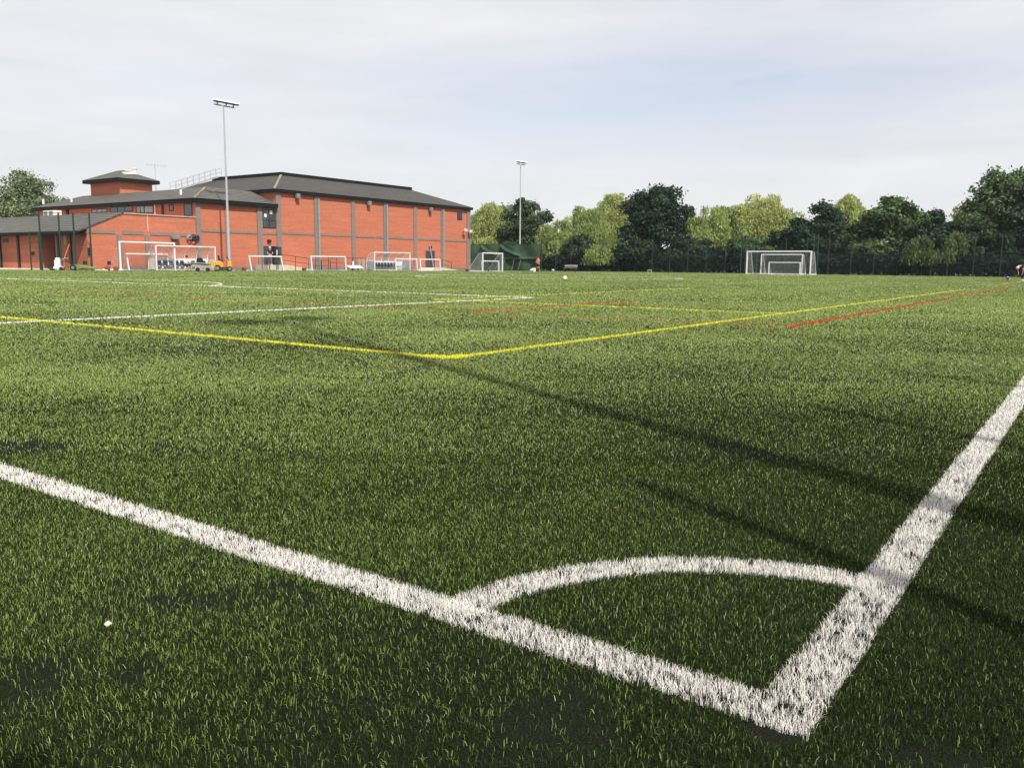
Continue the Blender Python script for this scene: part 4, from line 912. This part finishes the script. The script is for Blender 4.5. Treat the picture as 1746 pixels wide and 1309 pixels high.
def person(loc, rz, J, label, skin, wear, hair, shoes, face=(0, -1, 0), grp=None, sc=1.0):
    """J: joints in metres, facing -y.  wear: list of (name, joints, bones, radius factor, material)"""
    J = {k: Vector(v) * sc for k, v in J.items()}
    R = dict(pelvis=.125, belly=.12, chest=.135, neck=.055, skull=.085, head=.095, brow=.085, sl=.062, sr=.062, el=.042, er=.042, wl=.030, wr=.030, hl=.034, hr=.034, pl=.10, pr=.10, kl=.06, kr=.06, al=.042, ar=.042, tl=.036, tr=.036)
    R = {k: v * sc for k, v in R.items()}
    B = [('pelvis', 'belly'), ('belly', 'chest'), ('chest', 'neck'), ('neck', 'skull'), ('skull', 'head'), ('head', 'brow'), ('chest', 'sl'), ('sl', 'el'), ('el', 'wl'), ('wl', 'hl'), ('chest', 'sr'), ('sr', 'er'), ('er', 'wr'), ('wr', 'hr'),
         ('pelvis', 'pl'), ('pl', 'kl'), ('kl', 'al'), ('al', 'tl'), ('pelvis', 'pr'), ('pr', 'kr'), ('kr', 'ar'), ('ar', 'tr')]
    ex = MB()
    for h_, w_, s_ in (('hl', 'wl', 1), ('hr', 'wr', -1)):          # five fingers on each hand
        d_ = (J[h_] - J[w_]).normalized(); a_ = d_.cross(Vector((0, 0, 1))); a_ = a_.normalized() if a_.length > .2 else Vector((0, 1, 0)); n_ = d_.cross(a_)
        for k, l_ in enumerate((.062, .075, .07, .055)):
            b_ = J[h_] + a_ * (.026 - .0175 * k) * sc + d_ * .02 * sc
            ex.tube([b_, b_ + d_ * l_ * .55 * sc, b_ + d_ * l_ * .95 * sc + n_ * .02 * sc], .0088 * sc, 6, r2=.006 * sc)
        b_ = J[w_].lerp(J[h_], .65) + a_ * .025 * sc; ex.tube([b_, b_ + a_ * .03 * sc + d_ * .02 * sc, b_ + a_ * .035 * sc + d_ * .05 * sc], .010 * sc, 6, r2=.007 * sc)
    hd = J['head']; f_ = Vector(face).normalized(); up_ = (J['brow'] - J['skull']).normalized(); sd_ = f_.cross(up_).normalized()
    ex.sphere(hd + f_ * .098 * sc - up_ * .01 * sc, .016 * sc, 8, 6, 1.5)                                   # nose
    for s_ in (-1, 1): ex.sphere(hd + sd_ * .092 * s_ * sc - up_ * .01 * sc, .024 * sc, 8, 6, 1.2)         # ears
    ex.sphere(hd + f_ * .062 * sc - up_ * .075 * sc, .04 * sc, 8, 6, .7)                                   # chin
    o = skin_mesh('person', J, B, R, skin, None, 2, ex); o.location = loc; o.rotation_euler = (0, 0, rz); tag(o, label, 'person', grp)
    fe = MB()
    for s_ in (-1, 1): fe.sphere(hd + f_ * .088 * sc + sd_ * .034 * s_ * sc + up_ * .012 * sc, .011 * sc, 8, 6)
    fe.build('eyes', 'cloth_black', o)
    mo = MB(); mo.bar(hd + f_ * .093 * sc - up_ * .055 * sc - sd_ * .025 * sc, hd + f_ * .093 * sc - up_ * .055 * sc + sd_ * .025 * sc, .012 * sc); mo.build('mouth', 'redbrown', o)
    for nm, bones, k, m_ in wear:
        js = []; 
        for a, b in bones:
            for x in (a, b):
                if x not in js: js.append(x)
        jj = {}; rr = {}
        for x in js:
            if '>' in x: a, b, t_ = x.split('>'); jj[x] = J[a].lerp(J[b], float(t_)); rr[x] = (R[a] + (R[b] - R[a]) * float(t_)) * k
            else: jj[x] = J[x]; rr[x] = R[x] * k
        skin_mesh(nm, jj, bones, rr, m_, o, 2)
    hb = MB(); hb.sphere(hd - f_ * .018 * sc + up_ * .035 * sc, .112 * sc, 14, 10, 1.0); hb.build('hair', hair, o, smooth=True)
    for h_, t_ in (('al', 'tl'), ('ar', 'tr')):
        sh = MB(); a = J[h_] + Vector((0, .03, -.045)) * sc; b = J[t_] + Vector((0, -.03, 0)) * sc; b.z = min(a.z, b.z); sh.tube([a, a.lerp(b, .5), b], .05 * sc, 10, r2=.04 * sc); sh.build('shoe', shoes, o, smooth=True)
    return o
def stand(dx=.0): return dict(pelvis=(0, 0, .95), belly=(0, -.005, 1.10), chest=(0, 0, 1.32), neck=(0, -.01, 1.50), skull=(0, -.01, 1.58), head=(0, -.03, 1.66), brow=(0, -.025, 1.73), sl=(.19, 0, 1.42), sr=(-.19, 0, 1.42), el=(.25, .03, 1.14), er=(-.25, .03, 1.14), wl=(.22, -.10, .92), wr=(-.22, -.10, .92), hl=(.21, -.15, .85), hr=(-.21, -.15, .85), pl=(.10, 0, .86), pr=(-.10, 0, .86), kl=(.12, -.02, .49), kr=(-.11, -.03, .49), al=(.13, .03, .08), ar=(-.12, .02, .08), tl=(.14, -.13, .035), tr=(-.13, -.14, .035))
TOP = [('pelvis>belly>0.3', 'belly'), ('belly', 'chest'), ('chest', 'sl'), ('sl', 'sl>el>0.6'), ('chest', 'sr'), ('sr', 'sr>er>0.6'), ('chest', 'chest>neck>0.55')]
LONGTOP = TOP + [('sl>el>0.6', 'el'), ('el', 'el>wl>0.85'), ('sr>er>0.6', 'er'), ('er', 'er>wr>0.85')]
SHORTS = [('pelvis', 'pelvis>belly>0.4'), ('pelvis', 'pl'), ('pl', 'pl>kl>0.8'), ('pelvis', 'pr'), ('pr', 'pr>kr>0.8')]
TROUS = [('pelvis', 'pelvis>belly>0.4'), ('pelvis', 'pl'), ('pl', 'kl'), ('kl', 'kl>al>0.92'), ('pelvis', 'pr'), ('pr', 'kr'), ('kr', 'kr>ar>0.92')]
# figure at the open door, leaning on the landing rail
J = stand(); J.update(el=(.27, -.06, 1.15), wl=(.16, -.30, 1.12), hl=(.10, -.36, 1.10), er=(-.28, -.08, 1.15), wr=(-.20, -.32, 1.10), hr=(-.15, -.39, 1.08))
dl = bl((so_ + s1) / 2 if False else W_(460, 440, -.9)[0], -.95, .55)
person(dl, TH * .6, J, 'grey haired person in a black top standing at the open grey door', 'skin', [('top', TOP, 1.14, 'cloth_black'), ('trousers', TROUS, 1.16, 'cloth_grey')], 'hair_white', 'cloth_white', sc=1.02)
# coral-topped figure by the tarpaulin, back half turned
J = stand(); J.update(el=(.24, -.10, 1.16), wl=(.10, -.26, 1.08), hl=(.04, -.32, 1.08), er=(-.24, -.08, 1.15), wr=(-.10, -.24, 1.05), hr=(-.03, -.30, 1.05), kl=(.16, -.10, .50), al=(.15, .06, .09), tl=(.17, -.10, .04))
person(loc_at(917.5, 100, 463), -.6, J, 'person in a coral top and black shorts standing before the green tarpaulin', 'skin_tan', [('top', TOP, 1.13, 'cloth_orange'), ('shorts', SHORTS, 1.2, 'cloth_black')], 'hair_dark', 'cloth_black', sc=1.0)
# bent-over figure at the right edge
J = dict(pelvis=(0, .22, .92), belly=(0, .08, 1.02), chest=(0, -.22, 1.10), neck=(0, -.38, 1.06), skull=(0, -.45, 1.0), head=(0, -.50, .94), brow=(0, -.55, .89), sl=(.19, -.24, 1.08), sr=(-.19, -.24, 1.08), el=(.23, -.22, .80), er=(-.23, -.22, .80), wl=(.17, -.20, .58), wr=(-.17, -.20, .58), hl=(.15, -.20, .50), hr=(-.15, -.20, .50), pl=(.11, .18, .85), pr=(-.11, .18, .85), kl=(.13, .02, .48), kr=(-.13, .06, .48), al=(.13, .12, .08), ar=(-.13, .18, .08), tl=(.13, -.06, .035), tr=(-.13, .0, .035))
pb_ = at(1742, 476.2); pb_ = pb_ * (61.0 / pb_.y)
person(pb_ + Vector((.02, 0, 0)), -1.25, J, 'fair haired person in dark clothes bending forward at the right edge', 'skin', [('top', TOP, 1.15, 'cloth_black'), ('trousers', TROUS, 1.2, 'cloth_navy')], 'hair_blond', 'cloth_white', face=(0, -.5, -.8), sc=.98)
# seated figure in the left dugout
J = dict(pelvis=(0, .10, .55), belly=(0, .08, .68), chest=(0, .02, .90), neck=(0, -.02, 1.07), skull=(0, -.04, 1.14), head=(0, -.07, 1.22), brow=(0, -.06, 1.29), sl=(.19, .02, 1.0), sr=(-.19, .02, 1.0), el=(.24, -.10, .76), er=(-.24, -.12, .76), wl=(.12, -.30, .66), wr=(-.12, -.32, .66), hl=(.06, -.37, .64), hr=(-.06, -.39, .64), pl=(.10, .02, .52), pr=(-.10, .02, .52), kl=(.15, -.38, .52), kr=(-.14, -.40, .52), al=(.15, -.42, .09), ar=(-.14, -.46, .09), tl=(.16, -.58, .04), tr=(-.15, -.62, .04))
person(loc_at(318.5, 75.6), TH * .8, J, 'dark haired person in a white shirt seated in the left dugout', 'skin', [('shirt', LONGTOP, 1.16, 'cloth_white'), ('trousers', TROUS, 1.16, 'cloth_black')], 'hair_dark', 'cloth_black')

# ------------------------------------------------------------------ trees
def leaves(name, C, nrm, size, col, m, parent, aspect=1.6):
    """small folded leaf faces at points C"""
    n = len(C); a = np.cross(nrm, rng.normal(size=(n, 3))); a /= np.linalg.norm(a, axis=1, keepdims=True) + 1e-9
    b = np.cross(nrm, a); sz = size * (.6 + .8 * rng.random((n, 1)))
    V = np.stack([C - a * sz * .5 * aspect, C + b * sz * .42 + nrm * sz * .1, C + a * sz * .5 * aspect, C - b * sz * .42 + nrm * sz * .1], 1).reshape(-1, 3)
    return np_mesh(name, V, np.arange(4 * n), np.arange(n) * 4, m, np.repeat(col, 4, 0), parent)
def unit(n): v = rng.normal(size=(n, 3)); return v / np.linalg.norm(v, axis=1, keepdims=True)
def trunk(parent, hgt, rad, crown_r, cz, seed, lean=0.0):
    r_ = random.Random(seed); mb = MB()
    top = Vector((lean, 0, hgt * .72)); mb.tube([(0, 0, -.1), (0.05, 0, hgt * .2), (lean * .4 + .1, .05, hgt * .45), top], rad, 10, r2=rad * .3)
    for k in range(9):
        z = hgt * (.24 + .05 * k); a = k * 2.4 + r_.random(); l_ = crown_r * (.85 - .05 * k); b = Vector((lean * z / hgt, 0, z))
        e = b + Vector((math.cos(a) * l_, math.sin(a) * l_, l_ * .7)); mb.tube([b, b.lerp(e, .5) + Vector((0, 0, -.1 * l_)), e], rad * .42, 6, r2=.03)
    return mb.build('trunk', 'bark', parent, smooth=True)
def broadleaf(loc, hgt, rx, ry, zlow, cols, label, seed, nclump=60, per=190, leaf=.30, name='broadleaf_tree', grp='trees beyond the fence', flat=1.0):
    t = empty(name, loc, 0, label, 'tree', grp); trunk(t, hgt, .16 + hgt * .014, min(rx, ry), zlow, seed)
    cz = (hgt + zlow) / 2; rz = (hgt - zlow) / 2; R_ = np.random.default_rng(seed)
    C = []; NN = []; CC = []
    nl = 8; lv = R_.normal(size=(nl, 3)); lv[:, 2] = np.linspace(-.9, 1.0, nl); lv[-1] = (.1, .1, 1.1); lv /= np.linalg.norm(lv, axis=1, keepdims=True); lr = .36 + .22 * R_.random(nl)
    for k in range(nclump):
        j = R_.integers(nl); v = R_.normal(size=3); v /= np.linalg.norm(v); rr = R_.random() ** .45
        q_ = lv[j] * .60 * np.array([1, 1, .95]) + v * lr[j] * rr if k % 5 > 1 else v * rr * .92
        q_[:2] *= 1.12 - .30 * q_[2]
        c = np.array([q_[0] * rx, q_[1] * ry, cz + q_[2] * rz]); cr_ = (.09 + .13 * R_.random()) * (rx + rz) / 2 + .25
        c[2] = min(c[2], hgt - cr_ * .75)
        m_ = int(per * (.6 + .8 * R_.random())); uu = unit(m_); ra = cr_ * (.5 + .5 * R_.random((m_, 1)) ** .5) * (1 + .28 * R_.normal(size=(m_, 1)))
        p_ = c + uu * ra * np.array([1.1, 1.1, .8]); C.append(p_)
        nv = uu * .8 + R_.normal(size=(m_, 3)) * .7 + np.array([0, 0, .35]); NN.append(nv / np.linalg.norm(nv, axis=1, keepdims=True))
        t_ = np.clip(.5 + .28 * R_.normal() + .22 * R_.normal(size=(m_, 1)), 0, 1); CC.append(np.array(cols[0]) * (1 - t_) + np.array(cols[1]) * t_)
    leaves('crown', np.concatenate(C), np.concatenate(NN), leaf, np.concatenate(CC), 'leaf', t); return t
def willow(loc, hgt, rx, ry, cols, label, seed, nst=520, zlow=.8, grp='trees beyond the fence', sub=13):
    t = empty('willow_tree', loc, 0, label, 'tree', grp); trunk(t, hgt, .06 + hgt * .022, rx * .8, hgt * .3, seed); R_ = np.random.default_rng(seed)
    C = []; NN = []; CC = []; DIR = []
    nb = 52
    th_ = R_.random(nb) * 2 * np.pi; el_ = np.arccos(1 - R_.random(nb) * .98); tone_ = R_.random(nb)
    bc = np.stack([np.sin(el_) * np.cos(th_) * rx * .78, np.sin(el_) * np.sin(th_) * ry * .78, hgt * .34 + np.cos(el_) * hgt * .58 + hgt * .05 * R_.normal(size=nb)], 1)
    br_ = rx * (.10 + .20 * R_.random(nb) ** 1.3)
    rx *= 1.12; bc[:, :2] *= 1.1
    for k in range(int(nst * 1.35)):
        q = R_.integers(nb); v = R_.normal(size=3); v /= np.linalg.norm(v); v[2] = abs(v[2])
        s_ = bc[q] + v * br_[q] * np.array([1, 1, .55]); s_[2] = s_[2] if s_[2] < hgt else hgt - abs(R_.normal()) * .35
        ln = hgt * (.10 + .58 * R_.random() ** 1.5); ln = min(ln, s_[2] - zlow) 
        if ln < .3: continue
        out_ = np.array([s_[0], s_[1], 0]); out_ /= np.linalg.norm(out_) + 1e-6
        m_ = max(3, int(ln * sub)); tt_ = (np.arange(m_) + R_.random(m_)) / m_
        arch = out_ * (np.sin(np.minimum(tt_ * 2.2, 1.57))[:, None] * .55 * min(1, ln / 3)); p_ = s_ + arch + np.array([0, 0, -1]) * (tt_ ** 1.35 * ln)[:, None] + R_.normal(size=(m_, 3)) * np.array([.20, .20, .10])
        C.append(p_); nv = R_.normal(size=(m_, 3)) * np.array([1, 1, .5]) + np.array([0, 0, .2]); NN.append(nv / np.linalg.norm(nv, axis=1, keepdims=True))
        t_ = np.clip(.35 * tone_[q] + .3 + .2 * R_.normal() + .12 * R_.normal(size=(m_, 1)), 0, 1); CC.append(np.array(cols[0]) * (1 - t_) + np.array(cols[1]) * t_)
    C = np.concatenate(C); NN = np.concatenate(NN); CC = np.concatenate(CC); n = len(C)
    a = np.tile(np.array([0, 0, -1.0]), (n, 1)) + rng.normal(size=(n, 3)) * .35; a /= np.linalg.norm(a, axis=1, keepdims=True); b = np.cross(NN, a); b /= np.linalg.norm(b, axis=1, keepdims=True) + 1e-9
    L_ = (.26 + .30 * rng.random((n, 1))); w_ = .045 + .045 * rng.random((n, 1))
    V = np.stack([C - a * L_ * .5, C + b * w_, C + a * L_ * .5, C - b * w_], 1).reshape(-1, 3)
    np_mesh('crown', V, np.arange(4 * n), np.arange(n) * 4, 'willowleaf', np.repeat(CC, 4, 0), t); return t
OAK = ((.012, .030, .020), (.046, .085, .044)); MID = ((.026, .058, .026), (.16, .24, .095)); BUSH = ((.07, .11, .05), (.27, .33, .16)); MAPLE = ((.018, .045, .018), (.13, .205, .06))
WIL = ((.13, .19, .05), (.50, .58, .20)); WIL2 = ((.19, .25, .07), (.62, .66, .26))
def T(px, top, hw, yv, kind, cols, label, seed, **k):
    g = at(px, 475); g = g * (yv / g.y); rr_ = ray(px, top); hgt = CAM_H + rr_.z / rr_.y * yv; r_ = hw / F_PX * yv
    if kind == 'w': return willow(g, hgt, r_, r_ * .8, cols, label, seed, **k)
    return broadleaf(g, hgt, r_, r_ * .85, k.pop('zlow', hgt * .18), cols, label, seed, **k)
T(42, 290, 70, 132, 'b', BUSH, 'rounded pale green tree behind the low brick wing at the far left', 101, nclump=130, per=230, leaf=.26, grp='trees behind the building')
T(-55, 300, 60, 138, 'b', BUSH, 'pale green tree at the left border behind the low wing', 151, nclump=60, per=180, leaf=.28, grp='trees behind the building')
T(836, 340, 40, 142, 'w', WIL2, 'yellow green willow directly right of the tall hall', 102, nst=620)
T(890, 338, 38, 134, 'b', ((.028, .055, .022), (.085, .125, .05)), 'dark green tree behind the distant floodlight mast', 103, nclump=80, per=200, zlow=2.0)
T(868, 342, 34, 150, 'b', MID, 'paler green tree top just left of the distant mast', 153, nclump=40, per=140)
T(950, 374, 34, 126, 'w', WIL, 'lowest yellow green willow, nearest the distant mast', 104, nst=420)
T(1000, 352, 44, 129, 'w', WIL, 'middle yellow green willow between the distant mast and the tall oak', 154, nst=620)
T(1050, 330, 42, 131, 'w', WIL2, 'tall yellow willow immediately left of the darkest oak', 105, nst=760)
T(1120, 317, 63, 119, 'b', OAK, 'tallest and darkest oak with a ragged round crown', 106, nclump=105, per=210, leaf=.30, zlow=2.4)
T(1206, 352, 36, 117, 'w', WIL, 'low yellow green willow touching the right side of the darkest oak', 157, nst=420)
T(1240, 343, 44, 121, 'w', WIL, 'yellow green willow second to the right of the darkest oak', 107, nst=700)
T(1292, 330, 50, 119, 'w', WIL2, 'tall pale yellow willow above the nested far goals', 108, nst=820)
T(1335, 356, 30, 118, 'w', WIL2, 'narrow pale willow shoulder right of the tall pale yellow willow', 158, nst=360)
T(1352, 374, 42, 109, 'b', OAK, 'low dark bushy tree behind the far goal', 109, nclump=60, per=170, zlow=1.2)
T(1397, 337, 34, 113, 'b', OAK, 'narrow dark oak between two pale willows', 110, nclump=60, per=170)
T(1438, 332, 36, 122, 'w', WIL2, 'narrow bright willow between dark trees right of the far goal', 111, nst=560)
T(1440, 385, 40, 106, 'b', ((.02, .045, .022), (.06, .10, .04)), 'dark shrubby tree in front of the narrow bright willow', 112, nclump=60, per=160, zlow=1.0)
T(1514, 331, 53, 104, 'b', MAPLE, 'leafy mid green tree with bright clumps right of the narrow willow', 113, nclump=100, per=190, zlow=1.8)
T(1588, 356, 38, 102, 'b', OAK, 'small dark tree left of the pale drooping willow', 114, nclump=60, per=170, zlow=1.5)
T(1645, 346, 32, 104, 'w', WIL, 'thin pale willow at the left side of the tall tree at right', 115, nst=420)
T(1700, 290, 56, 99, 'b', MID, 'very tall mid green tree near the right border', 116, nclump=115, per=200, zlow=2.2)
T(1765, 292, 44, 95, 'b', OAK, 'tall dark tree cut by the right border', 117, nclump=70, per=190, zlow=1.5)
T(1562, 402, 22, 93.5, 'w', ((.05, .085, .03), (.17, .23, .08)), 'short weeping willow hanging over the fence left of the right trees', 118, nst=120, zlow=1.2)
T(1585, 422, 15, 93.2, 'w', ((.06, .10, .035), (.24, .31, .10)), 'smallest drooping willow, between two other short willows at the fence', 119, nst=60, zlow=1.4)
T(1625, 392, 18, 94, 'w', ((.06, .10, .035), (.26, .33, .11)), 'small yellowish willow bough over the fence below the thin pale willow', 120, nst=80, zlow=1.3)
T(1020, 418, 26, 117, 'w', WIL, 'low yellow willow bough hanging to the ground left of the oak', 121, nst=170, zlow=.9)
T(985, 400, 34, 121, 'b', ((.025, .05, .025), (.07, .10, .05)), 'dark shrubby tree below the lower yellow green willow', 122, nclump=55, per=150, zlow=.8)
T(1668, 372, 40, 95, 'b', ((.02, .042, .02), (.065, .10, .045)), 'dark bushy tree in front of the very tall mid green tree', 123, nclump=60, per=160, zlow=1.0)
T(1180, 405, 36, 114, 'b', ((.018, .04, .022), (.05, .085, .04)), 'low dark tree filling the gap right of the darkest oak', 124, nclump=50, per=150, zlow=.6)
T(1085, 410, 40, 115, 'b', OAK, 'low dark tree below the left side of the darkest oak', 125, nclump=50, per=150, zlow=.6)
T(1270, 405, 46, 110, 'b', MAPLE, 'low bright tree hanging behind the left of the far goal', 126, nclump=55, per=140, zlow=.8)
T(1480, 410, 40, 101, 'b', MAPLE, 'low bright green tree below the leafy mid green tree', 127, nclump=45, per=140, zlow=1.6)
# undergrowth behind the fence: one dense mass
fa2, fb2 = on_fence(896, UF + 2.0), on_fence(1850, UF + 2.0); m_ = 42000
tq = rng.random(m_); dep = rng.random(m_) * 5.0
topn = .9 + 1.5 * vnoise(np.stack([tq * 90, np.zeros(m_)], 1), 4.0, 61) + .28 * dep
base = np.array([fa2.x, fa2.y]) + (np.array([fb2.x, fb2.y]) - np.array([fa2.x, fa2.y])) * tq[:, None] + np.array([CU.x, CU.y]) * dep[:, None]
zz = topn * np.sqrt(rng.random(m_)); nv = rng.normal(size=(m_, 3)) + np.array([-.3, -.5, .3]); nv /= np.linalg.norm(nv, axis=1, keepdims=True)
tt = rng.random((m_, 1)); cc = np.array([.003, .011, .008]) * (1 - tt) + np.array([.016, .038, .024]) * tt  # leaf colours darkened to carry the deep shade under the trees
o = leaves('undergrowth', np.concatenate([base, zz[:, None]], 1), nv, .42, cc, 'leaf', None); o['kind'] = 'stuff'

# ------------------------------------------------------------------ summer haze
hm = bpy.data.materials.new('haze_air'); hm.use_nodes = True; ht = hm.node_tree; ht.nodes.clear()
ho = ht.nodes.new('ShaderNodeOutputMaterial'); hv = ht.nodes.new('ShaderNodeVolumePrincipled')
hv.inputs['Color'].default_value = (.86, .94, 1.0, 1); hv.inputs['Density'].default_value = .00016; hv.inputs['Anisotropy'].default_value = .2
ht.links.new(hv.outputs[0], ho.inputs['Volume'])
o = MB().box(-270, 270, -130, 270, -1.0, 19.5).build('haze', hm); o['kind'] = 'stuff'
scn.cycles.volume_bounces = 1
